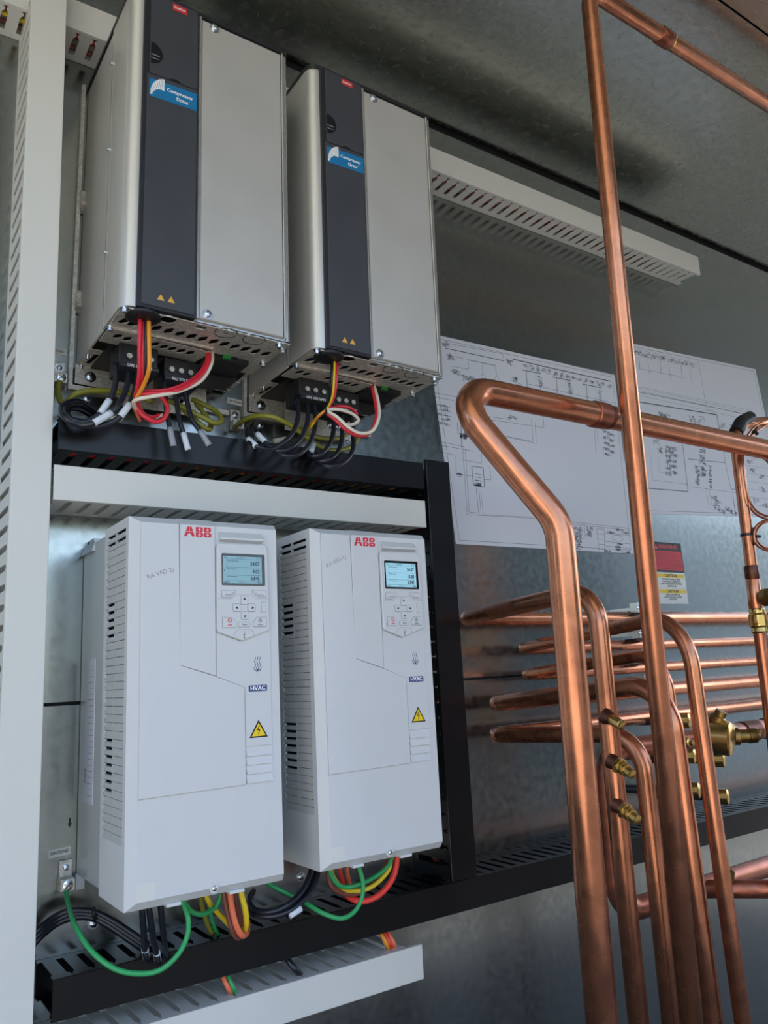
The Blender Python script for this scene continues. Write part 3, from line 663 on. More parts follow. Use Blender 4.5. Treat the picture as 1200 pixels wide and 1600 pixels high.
sleeve(ph, (at(1158, 1143, yH).x, yH, zH), (at(1158, 1143, yH).x+.05, yH, zH), .0198, copper_d, 'brazed_joint')
sleeve(ph, (at(1195, 1140, yH).x, yH, zH), (at(1195, 1140, yH).x+.05, yH, zH), .0205, copper_d, 'coupling')
# branch pipe low right
bs = Vector((at(1090, 1394, yH).x, yH, h2.z))
obj('branch_tube', tube(NB(), fillet([at(1300, 1392, yH-.16), at(1190, 1389, yH-.06), bs], .05, 10), .0150, 24), copper_o, ph, smooth='all')
q0 = at(1140, 1388, yH-.035); b = NB(); lathe(b, q0, (-.05, -.2, 1), [(0, .004), (.012, .004), (.013, .007), (.03, .0085), (.032, .004)], 12); obj('port_cap', b, brass_d, ph, smooth=True)
# service valves on pipe C
def service(par, pa_, pb_, big):
    a = Vector(pa_); d = (Vector(pb_)-a); s = 1.
    b = NB(); lathe(b, a, d, [(0, .0125), (.006, .0105), (.012, .0085)], 16); obj('brazed_boss', b, copper_d, par, smooth=True)
    if big:
        b = NB(); hexa(b, a+d.normalized()*.0135, d, [(0, .0120), (.007, .0120)]); obj('valve_nut', b, brass, par)
        b = NB(); lathe(b, a+d.normalized()*.0205, d, [(0, .0098), (.004, .0098), (.0045, .0078), (.007, .0078), (.0075, .0092), (.011, .0092), (.0115, .0070), (.022, .0070), (.0225, .0058)], 16)
    else:
        b = NB(); lathe(b, a+d.normalized()*.012, d, [(0, .0072), (.010, .0078), (.011, .0076), (.0205, .0076), (.0215, .006)], 16)
    obj('valve_cap', b, brass, par, smooth=True)
for (x_, y_, big) in ((947, 1119, 0), (956, 1189, 1), (964, 1258, 1)):
    a_ = at(x_, y_, .803); service(pc, a_, a_+Vector((-.14, -.80, -.30)), big)
# right riser with valve, insulation and capillaries
yR = .845; r0 = at(1275, 652, yR); r1 = at(1146, 664, yR); r2 = at(1197, 1070, yR)
pr = pipe('copper_riser', 'slim copper riser at the right frame edge with brass tee valve', [r0, r1, down(r1, r2)], [.06], .0108)
sleeve(pr, at(1173, 884, yR), at(1176, 905, yR), .0130, copper_d); sleeve(pr, at(1176, 905, yR), at(1181, 952, yR), .0122, copper, 'coupling'); sleeve(pr, at(1189, 992, yR), at(1197, 1058, yR), .0128, copper_o, 'coupling')
b = NB(); va = at(1182, 950, yR); vb_ = at(1188, 990, yR); L_v = (vb_-va).length; lathe(b, va, vb_-va, [(0, .0125), (.004, .0145), (.010, .0140), (.013, .0165), (L_v-.014, .0165), (L_v-.011, .0135), (L_v-.004, .0150), (L_v, .0125)], 20)
vc = (va+vb_)/2; lathe(b, vc, (.95, -.3, 0), [(0, .013), (.02, .013), (.021, .0155), (.036, .0155), (.037, .010), (.05, .010)], 8); lathe(b, vc, (-.9, -.3, -.1), [(0, .006), (.018, .006), (.019, .003), (.024, .003)], 12)
obj('tee_valve', b, brass, pr, smooth=True)
b = NB(); lathe(b, at(1193, 934, yR-.03), (.9, -.25, .1), [(0, .013), (.002, .016), (.02, .016), (.022, .012)], 20); obj('valve_cap', b, brass_d, pr, smooth=True)
b = NB(); tube(b, fillet([at(1172, 653, yR), at(1158, 660, yR), at(1150, 676, yR)], .03, 6), .0136, 20); obj('foam_wrap', b, blk, pr, smooth=True)
b = NB(); s_ = at(1168, 838, yR); lathe(b, at(1167, 834, yR), at(1168, 841, yR)-at(1167, 834, yR), [(0, .0122), (.005, .0122)], 20); e_ = at(1177, 838, yR-.01); box(b, e_.x-.005, e_.x+.005, e_.y-.004, e_.y+.004, e_.z-.017, e_.z+.017, .001); tube(b, [e_, e_+Vector((.016, -.004, 0))], .003, 8); obj('cable_tie', b, blk, pr)
b = NB(); e_ = at(1178, 673, yR-.012); box(b, e_.x-.004, e_.x+.004, e_.y-.004, e_.y+.004, e_.z-.006, e_.z+.004, .001); tube(b, [e_, at(1184, 667, yR-.02)], .0025, 8); tube(b, [e_, at(1183, 678, yR-.02)], .0035, 8); obj('cable_tie', b, blk, pr)
for nm, P, off in (('outer', [(1215, 652), (1192, 659), (1175, 671), (1164, 690), (1161, 715), (1164, 750), (1171, 782), (1184, 800), (1203, 808), (1220, 812)], 0), ('inner', [(1216, 657), (1194, 666), (1170, 684), (1156.5, 700), (1158, 725), (1162, 752), (1169, 786), (1182, 804), (1202, 812), (1220, 816)], .01)):
    o = wire('capillary_tube', nm+' thin copper capillary tube sweeping down beside the slim right riser', copper, .0022, [at(x_, y_, yR-.018+off) for x_, y_ in P], cat='tube')
for nm, rr, off in (('larger', 0, 0), ('smaller', 3, .008)):
    o = wire('capillary_tube', nm+' coil turn of thin copper capillary by the lower cable tie', copper, .0022, [at(x_, y_, yR-.016+off) for x_, y_ in ((1220, 811+rr), (1196, 813+rr), (1181+rr, 823+rr), (1178+rr, 838), (1183+rr, 852-rr), (1198, 860-rr), (1220, 861-rr))], cat='tube')
# pipe clamps on a strut behind the tallest riser
for i, (x_, y_, nm) in enumerate(((997, 950, 'topmost'), (1000, 989, 'second from the top'), (1003, 1023, 'third from the top'), (1007, 1062, 'lowest'))):
    c = at(x_, y_, 1.17); t = thing('pipe_clamp', 'small zinc pipe clamp beside the tallest riser, %s of four' % nm, 'clamp', (c.x, 1.17, c.z), 'pipe clamps on the wall lines')
    b = NB(); box(b, c.x-.014, c.x-.010, 1.158, 1.182, c.z-.012, c.z+.012, .0005); box(b, c.x-.003, c.x+.001, 1.158, 1.182, c.z-.012, c.z+.012, .0005); box(b, c.x-.012, c.x-.001, 1.180, W-.001, c.z-.006, c.z+.002); obj('bracket', b, zinc, t)
    b = NB(); hexa(b, (c.x+.002, 1.16, c.z), (1, -.3, 0), [(0, .009), (.008, .009)]); lathe(b, (c.x-.02, 1.16, c.z), (1, 0, 0), [(0, .004), (.05, .004)], 10); obj('bolt', b, zinc, t)
    obj('rubber_pad', box(NB(), c.x-.02, c.x+.03, 1.165, 1.2, c.z-.0165, c.z-.0125, .001), blk, t)
# brass caps on the back wall below the header
for i, (x_, y_, nm) in enumerate(((1074, 1181, 'upper left'), (1120, 1187, 'upper right'), (1081, 1235, 'lower left'), (1126, 1245, 'lower right'), (1066, 1126, 'topmost, above the header'))):
    a = at(x_, y_, 1.12); t = thing('port_valve', 'small brass capped port on the back panel, %s' % nm, 'valve', (a.x, W, a.z), 'capped ports on the back panel')
    d = Vector((.45, -.89, 0)); b = NB(); lathe(b, Vector((a.x-.06, W, a.z)), d, [(0, .009), (.10, .009), (.101, .012), (.125, .012)], 14); obj('stem', b, char_d, t, smooth=True)
    b = NB(); lathe(b, Vector((a.x-.06, W, a.z))+d*.125, d, [(0, .0145), (.006, .0145), (.007, .0165), (.028, .0165), (.031, .012)], 16); obj('cap', b, brass, t, smooth=True)

# ================================================================= CABLES AT THE ALUMINIUM DRIVES
def PP(L): return [at(*t_) for t_ in L]
def cable(label, m_, r, L, marks=(), cat='cable', name='cable', group=None):
    mk = [(at(*a), at(*c), mm, nm) for a, c, mm, nm in marks]
    return wire(name, label, m_, r, PP(L), cat, group, seg=10, marks=mk)
g1 = 'looped black cables of the left aluminium drive'
cable('black cable looping left from the left drive\'s first terminal', w_blk, .0042, [(181, 569, 1.115), (180.5, 598, 1.105), (173, 622, 1.10), (160, 643, 1.10), (147, 653, 1.10), (130, 660, 1.10), (111, 655, 1.10), (101, 645, 1.11), (104, 635, 1.13), (120, 631, 1.15), (140, 640, 1.17), (155, 662, 1.19)], [((171, 625, 1.099), (157, 646, 1.099), slv, 'marker_sleeve')], group=g1)
cable('black cable looping left from the left drive\'s second terminal', w_blk, .0042, [(201, 572, 1.115), (198, 605, 1.10), (185, 632, 1.09), (172, 646, 1.09), (148, 661, 1.09), (125, 664, 1.10), (104, 655, 1.10), (95, 642, 1.115), (102, 631, 1.13), (122, 627, 1.15), (146, 640, 1.17), (160, 664, 1.19)], [((174, 645, 1.089), (147, 661, 1.088), slv, 'marker_sleeve')], group=g1)
cable('black cable looping left from the left drive\'s third terminal', w_blk, .0042, [(214, 575, 1.115), (212, 605, 1.10), (203, 630, 1.09), (188, 651, 1.09), (172, 661, 1.095), (152, 666, 1.10), (128, 664, 1.11), (108, 652, 1.12), (108, 640, 1.14), (125, 640, 1.16), (150, 655, 1.19)], [((203, 631, 1.089), (188, 651, 1.089), slv, 'marker_sleeve')], group=g1)
g2 = 'cut off black cables hanging over the black duct'
for i, (a, mid_, e, nm) in enumerate((((256, 590, 1.12), (260, 640, 1.105), (271, 697, 1.095), 'left'), ((272, 595, 1.12), (279, 650, 1.105), (294, 703, 1.095), 'middle'), ((287, 600, 1.12), (298, 650, 1.105), (327, 696, 1.09), 'right'))):
    m2 = tuple((mid_[k]+e[k])/2 for k in range(3))
    cable('dead-ended black cable hanging down over the black duct, %s of three' % nm, w_blk, .0038, [a, mid_, m2, e], [(m2, e, slv if i == 1 else clr, 'end_sleeve')], group=g2)
cable('red wire dropping from the left aluminium drive\'s grommet', w_red, .0029, [(219, 487, 1.02), (218, 540, 1.02), (217, 590, 1.04), (211, 620, 1.07)], cat='wire', name='wire')
cable('second red wire just right of the first at the left grommet', w_red, .0024, [(224, 487, 1.025), (223, 545, 1.022), (222, 590, 1.04), (214, 616, 1.07)], cat='wire', name='wire')
cable('thin black wire between red and orange at the left grommet', w_blk, .0022, [(228, 487, 1.02), (227, 545, 1.02), (226, 590, 1.04), (214, 622, 1.07)], cat='wire', name='wire')
cable('orange wire dropping from the left aluminium drive\'s grommet', w_org, .0030, [(232, 487, 1.02), (233, 540, 1.015), (233, 575, 1.02), (226, 598, 1.04), (213, 622, 1.07), (205, 632, 1.10)], cat='wire', name='wire')
cable('pink-red wire pair curving from the left control terminals', w_red, .0034, [(327, 550, 1.085), (326, 565, 1.07), (313, 588, 1.06), (287, 606, 1.05), (258, 614, 1.05), (222, 616, 1.06), (212, 624, 1.08), (214, 636, 1.09), (224, 650, 1.09), (243, 659, 1.09), (256, 654, 1.09), (262, 638, 1.09), (255, 624, 1.09), (243, 614, 1.09)], cat='wire', name='wire')
cable('red wire lying just above the pink-red pair at the left drive', w_red, .0026, [(324, 550, 1.087), (322, 566, 1.075), (309, 586, 1.065), (284, 602, 1.055), (256, 610, 1.055), (224, 612, 1.065), (216, 620, 1.085), (220, 640, 1.095), (234, 652, 1.095), (250, 648, 1.1)], cat='wire', name='wire')
cable('ivory wire curving from the left control terminals with a small loop', w_wht, .0028, [(332, 550, 1.085), (330, 570, 1.07), (314, 595, 1.06), (281, 611, 1.05), (247, 618, 1.05), (215, 624, 1.06), (209, 632, 1.08), (219, 645, 1.10), (238, 652, 1.10), (254, 648, 1.10)], cat='wire', name='wire')
cable('coral wire tucked behind the red loop at the left drive', w_cor, .0024, [(196, 640, 1.12), (205, 634, 1.11), (212, 644, 1.12), (219, 658, 1.13)], cat='wire', name='wire')
cable('olive ground cable from the upper left lug passing behind the black loops', w_olv, .0046, [(93, 597, 1.225), (91, 612, 1.215), (95, 628, 1.20), (104, 628, 1.19), (118, 616, 1.18), (140, 611, 1.18), (170, 611, 1.185), (205, 616, 1.19), (240, 628, 1.19)])
cable('olive ground cable looping right of the hanging black cables, upper loop', w_olv, .0042, [(262, 625, 1.17), (285, 636, 1.15), (312, 650, 1.14), (336, 661, 1.14), (346, 656, 1.15), (338, 643, 1.17), (318, 632, 1.18), (300, 624, 1.19)])
cable('olive ground cable looping right of the hanging black cables, lower loop', w_olv, .0042, [(272, 630, 1.18), (292, 645, 1.16), (312, 662, 1.15), (326, 671, 1.15), (329, 662, 1.17), (318, 645, 1.18), (306, 630, 1.19)])
cable('small white tie mount on the panel behind the left loops', w_wht, .004, [(172, 656, 1.16), (182, 654, 1.16), (190, 658, 1.16)], cat='cable mount', name='tie_mount')
cable('small white tie mount on the panel behind the right loops', w_wht, .005, [(428, 690, 1.19), (438, 688, 1.19), (447, 686, 1.19)], cat='cable mount', name='tie_mount')
# right aluminium drive
g3 = 'looped black cables of the right aluminium drive'
cable('black cable looping left from the right drive\'s first terminal', w_blk, .0040, [(464, 620, 1.115), (466, 647, 1.10), (460, 671, 1.09), (447, 688, 1.08), (425, 702, 1.08), (400, 697, 1.08), (387, 684, 1.10), (387, 668, 1.13), (395, 660, 1.17)], [((400, 697, 1.079), (388, 686, 1.095), slv, 'marker_sleeve')], group=g3)
cable('black cable looping left from the right drive\'s second terminal', w_blk, .0040, [(479, 624, 1.115), (481, 653, 1.10), (473, 680, 1.09), (457, 698, 1.08), (437, 705, 1.08), (420, 697, 1.09), (404, 680, 1.11), (398, 669, 1.13), (402, 660, 1.17)], [((414, 690, 1.095), (402, 678, 1.11), slv, 'marker_sleeve')], group=g3)
cable('black cable looping left from the right drive\'s third terminal', w_blk, .0040, [(491, 628, 1.115), (493, 662, 1.10), (485, 690, 1.09), (470, 708, 1.08), (450, 713, 1.08), (433, 706, 1.09), (417, 696, 1.11), (406, 684, 1.14)], group=g3)
g4 = 'short looped black cables of the right drive\'s second terminal block'
cable('black cable of the right drive\'s second block, innermost loop', w_blk, .0040, [(521, 638, 1.125), (522, 662, 1.115), (517, 690, 1.10), (500, 711, 1.09), (484, 710, 1.10), (480, 700, 1.12), (488, 688, 1.15)], [((486, 706, 1.104), (490, 694, 1.12), slv, 'marker_sleeve')], group=g4)
cable('black cable of the right drive\'s second block, middle loop', w_blk, .0040, [(534, 642, 1.125), (535, 672, 1.115), (531, 700, 1.10), (515, 718, 1.09), (497, 719, 1.10), (488, 708, 1.12), (497, 694, 1.16)], group=g4)
cable('black cable of the right drive\'s second block, outermost loop', w_blk, .0042, [(549, 645, 1.125), (552, 680, 1.115), (551, 704, 1.10), (537, 723, 1.09), (515, 729, 1.09), (497, 722, 1.11), (492, 708, 1.14)], group=g4)
cable('black jacketed wire dropping from the right drive\'s grommet', w_blk, .0034, [(520, 553, 1.03), (519, 590, 1.02), (516, 622, 1.04), (509, 642, 1.06), (497, 652, 1.08)], cat='wire', name='wire')
cable('red wire dropping from the right drive\'s grommet', w_red, .0028, [(527, 553, 1.03), (525, 590, 1.02), (522, 618, 1.03), (514, 636, 1.05)], cat='wire', name='wire')
cable('yellow wire dropping from the right drive\'s grommet', w_yel, .0018, [(523, 553, 1.026), (522, 590, 1.015), (519, 620, 1.03), (511, 638, 1.05), (497, 652, 1.075), (485, 668, 1.10), (474, 677, 1.13)], cat='wire', name='wire')
cable('orange wire slanting down left from the small tie at the right drive', w_org, .0022, [(510, 640, 1.055), (499, 649, 1.065), (489, 660, 1.09), (480, 672, 1.12)], cat='wire', name='wire')
cable('thin black cable tie around the right drive\'s wires', blk, .0016, [(505, 636, 1.04), (510, 641, 1.035), (509, 647, 1.04)], cat='cable tie', name='cable_tie')
cable('ivory wire making a long loop below the right aluminium drive', w_wht, .0028, [(584, 600, 1.09), (591, 628, 1.07), (592, 652, 1.05), (582, 673, 1.04), (563, 677, 1.04), (545, 668, 1.04), (527, 652, 1.045), (511, 641, 1.05), (530, 640, 1.05), (551, 647, 1.06), (560, 657, 1.065), (548, 664, 1.06), (530, 660, 1.055), (514, 643, 1.06)], cat='wire', name='wire')
cable('red wire making a long loop below the right aluminium drive', w_red, .0028, [(580, 600, 1.09), (586, 628, 1.075), (588, 652, 1.055), (578, 676, 1.045), (560, 681, 1.045), (541, 672, 1.045), (523, 655, 1.05), (509, 643, 1.055), (530, 635, 1.06), (548, 638, 1.07), (558, 648, 1.075)], cat='wire', name='wire')
cable('olive ground cable arching from the middle lug to the right drive', w_olv, .0043, [(366, 668, 1.225), (382, 656, 1.19), (403, 650, 1.16), (428, 652, 1.14), (453, 664, 1.14), (474, 679, 1.14), (496, 696, 1.14), (520, 704, 1.14), (545, 700, 1.15), (558, 687, 1.17), (555, 676, 1.19)])
cable('second olive ground cable under the right drive, upper strand', w_olv, .0038, [(470, 668, 1.18), (487, 681, 1.16), (512, 686, 1.15), (535, 683, 1.16), (548, 672, 1.19)])
# lugs and ground labels
def lug(label, x, z, m_=galv_p):
    t = thing('ground_lug', label, 'ground lug', (x, W, z-.02))
    b = NB(); box(b, x-.009, x+.009, W-.003, W-.0005, z-.004, z+.019, .0006); obj('tongue', b, galv_p, t)
    b = NB(); box(b, x-.010, x+.010, W-.018, W-.0005, z-.020, z-.003, .001); obj('clamp_block', b, galv_p, t)
    screw((x, W-.003, z+.009), t, .0045, name='mounting_screw'); b = NB(); lathe(b, (x, W-.018, z-.0115), (0, -1, 0), [(0, .007), (.0015, .007), (.002, .006)], 16); obj('clamp_screw', b, zinc, t, smooth=True)
    b = NB(); line(b, x-.004, z-.0155, x+.004, z-.0075, .0014, W-.0198, .0003); obj('screw_slot', b, inkb, t)
    return t
def gsticker(label, x, z, rot=0.):
    t = thing('ground_label', label, 'label', (x, W, z)); c, s = math.cos(rot), math.sin(rot)
    P = [(x+a*c-b_*s, z+a*s+b_*c) for a, b_ in ((-.0145, -.0055), (.0145, -.0055), (.0145, .0055), (-.0145, .0055))]
    obj('tape', prism(NB(), P, W-.0006, W-.0001), stick, t); obj('lettering', text(NB(), 'GROUND', x, z, .0058, W-.0006, rot=rot, bold=.0001), inkb, t)
lw = at(102, 1366, 1.243); lug('ground lug with green wire beside the left light grey drive', lw.x, lw.z)
lw = at(92, 584, 1.243); lug('ground lug at upper left, partly behind the tall white duct', lw.x, lw.z)
lw = at(367, 662, 1.243); lug('ground lug between the two aluminium drives', lw.x, lw.z+.006)
s_ = at(93, 1331.5, 1.245); gsticker('white GROUND label above the lug beside the left light grey drive', s_.x, s_.z, math.radians(3))
s_ = at(92, 549, 1.245); gsticker('white GROUND label partly hidden by the tall white duct', s_.x-.003, s_.z, 0)
s_ = at(367, 628, 1.245); gsticker('white GROUND label between the two aluminium drives', s_.x, s_.z, math.radians(-4))
for nm, x_, y_ in (('under the left light grey drive', 146, 1443), ('between the light grey drives near the bottom', 470, 1370), ('below the left aluminium drive', 136, 624), ('below the right aluminium drive', 407, 665), ('behind the short loops of the right drive', 547, 688)):
    a = at(x_, y_, W-.001); t = thing('panel_screw', 'hex washer screw in the back panel, '+nm, 'screw', (a.x, W, a.z))
    screw((a.x, W-.0003, a.z), t, .0052, name='screw_head')
a = at(109, 1285, W); o = obj('ink_arrow', prism(NB(), [(a.x-.0012, a.z+.006), (a.x+.0012, a.z+.006), (a.x+.0012, a.z-.001), (a.x+.003, a.z-.001), (a.x, a.z-.007), (a.x-.003, a.z-.001), (a.x-.0012, a.z-.001)], W-.0003, W-.00005), inkb); tagp(o, 'small black arrow mark on the panel above the lowest GROUND label', 'mark')

# ================================================================= CABLES AT THE LIGHT GREY DRIVES
cable('green ground wire sweeping from the left lug under the left light grey drive', w_grn, .0033, [(103, 1392, 1.228), (107, 1415, 1.20), (118, 1447, 1.14), (143, 1486, 1.10), (176, 1512, 1.08), (210, 1521, 1.07), (247, 1517, 1.06), (276, 1494, 1.05), (292, 1464, 1.05), (294, 1436, 1.05), (286, 1410, 1.06), (283, 1395, 1.06)], cat='wire', name='wire')
cable('short green wire looping under the left light grey drive', w_grn, .0033, [(286, 1408, 1.06), (300, 1425, 1.07), (318, 1428, 1.08), (336, 1418, 1.09), (345, 1400, 1.09), (347, 1385, 1.09)], cat='wire', name='wire')
cable('yellow wire slanting right behind the coral wires', w_yel, .0036, [(318, 1385, 1.10), (326, 1408, 1.10), (342, 1428, 1.11), (360, 1447, 1.13), (372, 1462, 1.15)], cat='wire', name='wire')
cable('short yellow-green wire dropping into the black duct', w_olv, .0036, [(312, 1395, 1.13), (317, 1420, 1.14), (323, 1440, 1.15), (332, 1460, 1.17)], cat='wire', name='wire')
cable('short dark green wire dropping into the black duct', w_grn, .0028, [(324, 1400, 1.13), (329, 1425, 1.14), (334, 1446, 1.15), (342, 1462, 1.17)], cat='wire', name='wire')
cable('brown wire hanging in front of the black duct under the left drive', w_brn, .0038, [(349, 1385, 1.08), (352, 1408, 1.08), (358, 1435, 1.08), (364, 1456, 1.08), (373, 1465, 1.09), (381, 1455, 1.12), (384, 1440, 1.17)], cat='wire', name='wire')
cable('coral wire hanging in front of the black duct under the left drive', w_cor, .0040, [(357, 1383, 1.07), (360, 1402, 1.07), (364, 1428, 1.07), (371, 1451, 1.07), (379, 1462, 1.075), (386, 1456, 1.10), (387, 1440, 1.16)], cat='wire', name='wire')
cable('darker coral wire behind the coral wire under the left drive', w_brn, .0040, [(363, 1383, 1.10), (368, 1408, 1.10), (375, 1435, 1.11), (381, 1452, 1.13), (386, 1450, 1.17)], cat='wire', name='wire')
cable('yellow wire looping under the right end of the left drive', w_yel, .0040, [(375, 1378, 1.07), (378, 1400, 1.07), (383, 1420, 1.07), (385, 1441, 1.075), (382, 1454, 1.09), (378, 1450, 1.13)], cat='wire', name='wire')
g5 = 'black leads under the left light grey drive'
for i, (a, e, nm) in enumerate((((222, 1420), (227, 1497), 'left'), ((233, 1420), (245, 1502), 'middle'), ((251, 1416), (259, 1494), 'right'))):
    cable('black lead dropping into the black duct under the left drive, %s of three' % nm, w_blk, .0040, [(a[0], a[1]-20, 1.08), (a[0], a[1], 1.08), ((a[0]+e[0])/2, (a[1]+e[1])/2, 1.09), (e[0], e[1]-8, 1.11), (e[0]+3, e[1]+2, 1.135), (e[0]+9, e[1]-4, 1.17)], [((e[0]-.5, e[1]-14, 1.105), (e[0]+2, e[1], 1.13), slv, 'end_sleeve')] if i < 2 else (), group=g5)
for i, (dy, nm) in enumerate(((0, 'upper'), (8, 'middle'), (16, 'lower'))):
    cable('black cable arching along the panel at lower left, %s of three' % nm, w_blk, .0044, [(50, 1462+dy, 1.22), (66, 1447+dy*.9, 1.22), (88, 1431+dy*.8, 1.21), (112, 1423+dy*.7, 1.205), (142, 1424+dy*.6, 1.20), (168, 1434+dy*.7, 1.19), (200, 1454+dy*.8, 1.18), (232, 1476+dy*.8, 1.17)], group='black cables arching at lower left')
cable('black cable tie around the arching cables at lower left', blk, .0022, [(147, 1418, 1.19), (146, 1428, 1.185), (148, 1438, 1.19)], cat='cable tie', name='cable_tie')
g6 = 'black cables looping between the light grey drives'
for i, (dx, dy, dY, nm) in enumerate(((0, 0, 0, 'upper'), (7, 4, .01, 'middle'), (14, 10, .0, 'lower'))):
    cable('black cable looping between the two light grey drives, %s of three' % nm, w_blk, .0042, [(487+dx*.9, 1352, 1.10+dY), (484+dx*.9, 1368, 1.09+dY), (473+dx, 1391, 1.08+dY), (455+dx*.8, 1410+dy*.4, 1.07+dY), (436+dx*.6, 1421+dy*.6, 1.07+dY), (415+dx*.3, 1425+dy*.7, 1.08+dY), (396, 1420+dy*.8, 1.10+dY), (388, 1405+dy*.5, 1.13+dY), (396, 1392, 1.17)], [((446+6, 1431, 1.068), (470, 1420-1, 1.068), slv, 'marker_sleeve')] if i == 2 else ([((430, 1429, 1.078), (442, 1424, 1.078), w_wht, 'tape_wrap')] if i == 1 else ()), group=g6)
cable('long green wire sweeping from the left drive to the right light grey drive', w_grn, .0033, [(405, 1370, 1.14), (425, 1384, 1.12), (461, 1402, 1.10), (484, 1415, 1.08), (507, 1428, 1.06), (533, 1435, 1.05), (553, 1425, 1.05), (565, 1404, 1.05), (567, 1380, 1.05), (561, 1356, 1.05), (556, 1340, 1.05)], cat='wire', name='wire')
cable('green wire looping under the right light grey drive', w_grn, .0033, [(510, 1348, 1.08), (517, 1366, 1.08), (527, 1381, 1.08), (542, 1386, 1.08), (564, 1381, 1.07), (589, 1368, 1.07), (606, 1353, 1.07), (613, 1338, 1.07)], cat='wire', name='wire')
cable('yellow wire looping under the right light grey drive', w_yel, .0034, [(514, 1350, 1.10), (521, 1371, 1.10), (537, 1389, 1.10), (557, 1392, 1.09), (578, 1387, 1.08), (597, 1372, 1.08), (608, 1357, 1.08), (611, 1338, 1.08)], cat='wire', name='wire')
cable('brown wire looping under the right light grey drive', w_brn, .0038, [(512, 1348, 1.11), (513, 1370, 1.105), (520, 1387, 1.10), (537, 1396, 1.10), (554, 1397, 1.10), (573, 1389, 1.095), (591, 1370, 1.09), (604, 1350, 1.09), (607, 1335, 1.09)], cat='wire', name='wire')
cable('bright red wire looping lowest under the right light grey drive', w_red2, .0045, [(530, 1385, 1.17), (540, 1397, 1.12), (553, 1406, 1.10), (570, 1408, 1.09), (590, 1400, 1.08), (607, 1383, 1.08), (617, 1363, 1.08), (620, 1343, 1.08), (619, 1330, 1.08)], cat='wire', name='wire')
cable('short orange-red wire behind the loops under the right drive, left one', w_red2, .0034, [(530, 1350, 1.15), (532, 1366, 1.15), (538, 1384, 1.16)], cat='wire', name='wire')
cable('short orange-red wire behind the loops under the right drive, right one', w_cor, .0034, [(541, 1350, 1.15), (543, 1366, 1.15), (547, 1384, 1.16)], cat='wire', name='wire')
for nm, m_, o in (('yellow', w_org, 0), ('bright red', w_red2, 6), ('dull red', w_cor, 12)):
    cable(nm+' wire dropping from the black duct into the low white duct, right bunch', m_, .0034, [(590+o, 1448, 1.17), (597+o, 1462, 1.16), (604+o, 1476, 1.155), (612+o*.6, 1492, 1.17)], cat='wire', name='wire')
for nm, m_, o in (('coral', w_cor, 0), ('green', w_grn, 8)):
    cable(nm+' wire dropping from the black duct into the low white duct, left bunch', m_, .0034, [(346+o, 1515, 1.17), (350+o, 1530, 1.16), (357+o, 1545, 1.155), (366+o*.6, 1560, 1.17)], cat='wire', name='wire')
cable('dark cable slipping into the low white duct at its middle', w_blk, .0045, [(445, 1490, 1.17), (453, 1505, 1.16), (464, 1517, 1.155), (476, 1530, 1.17)])

# ================================================================= PAPER AND STICKERS ON THE WALL
def sheet_paper(label, Q, y):
    t = thing('wiring_drawing', label, 'drawing', ((Q[0][0]+Q[1][0])/2, W, Q[0][1])); obj('paper', prism(NB(), Q, y-.0004, y), paper, t); return t
def frame_(b, Q, k=.965, wd=.0007):
    cx = sum(a for a, _ in Q)/4; cz = sum(c for _, c in Q)/4; E_ = [(cx+(a-cx)*k, cz+(c-cz)*k) for a, c in Q]
    for i in range(4): line(b, *E_[i], *E_[(i+1) % 4], wd, yi, .0001)
yw = W-.0006
QA = [(1.0419, .2524), (1.6035, .2561), (1.608, .719), (1.001, .707)]; QB = [(1.66, .360), (2.33, .395), (2.2816, .8567), (1.66, .820)]
dA = sheet_paper('large wiring diagram sheet behind the slanted copper pipe, left of the tallest riser', QA, yw)
yi = yw-.0004
def wl(b, pts, wd=.0007):
    Q = [at(x_, y_, yi) for x_, y_ in pts]
    for i in range(len(Q)-1): line(b, Q[i].x, Q[i].z, Q[i+1].x, Q[i+1].z, wd, yi, .0001)
def scrib(b, x_, y_, w_, h_, n=8, wd=.0006):
    """cluster of tiny schematic symbols and words"""
    c = at(x_, y_, yi)
    for i in range(int(n*1.6)):
        a = c.x+random.uniform(-w_, w_); z_ = c.z+random.uniform(-h_, h_); k = random.random()
        if k < .35: text(b, random.choice(('M1', 'K2', 'OL', 'L1', 'PE', 'CB', 'T3', 'X1', '24V', 'NO', 'NC')), a, z_, .0062, yi, depth=.00005, bold=.00008)
        elif k < .7:
            s = random.uniform(.002, .005)
            for q_ in ((a-s, z_-s*.6, a+s, z_-s*.6), (a+s, z_-s*.6, a+s, z_+s*.6), (a+s, z_+s*.6, a-s, z_+s*.6), (a-s, z_+s*.6, a-s, z_-s*.6)): line(b, *q_, wd, yi, .0001)
        else: line(b, a-.006, z_, a+.006, z_, wd, yi, .0001)
b = NB()
frame_(b, QA)
wl(b, [(697, 536), (786, 553), (786, 561)]); wl(b, [(696, 544), (788, 564)], .0016); wl(b, [(801, 561), (860, 575), (955, 596)], .0022); wl(b, [(800, 548), (960, 587)]); wl(b, [(712, 548), (713, 558), (724, 560)])
wl(b, [(730, 562), (774, 571)], .0012); wl(b, [(732, 564), (732, 577), (704, 572)]); wl(b, [(754, 568), (754, 583)]); wl(b, [(774, 571), (776, 588)])
for cx, cy in ((755, 590), (776, 594)): wl(b, [(cx-3, cy+6), (cx-3, cy-3), (cx, cy-7), (cx+3, cy-3), (cx+3, cy+6)])
for cx, cy in ((698, 537), (703, 558), (712, 582), (728, 592), (740, 594), (803, 592), (808, 604), (797, 566)): scrib(b, cx, cy, .009, .006, 7)
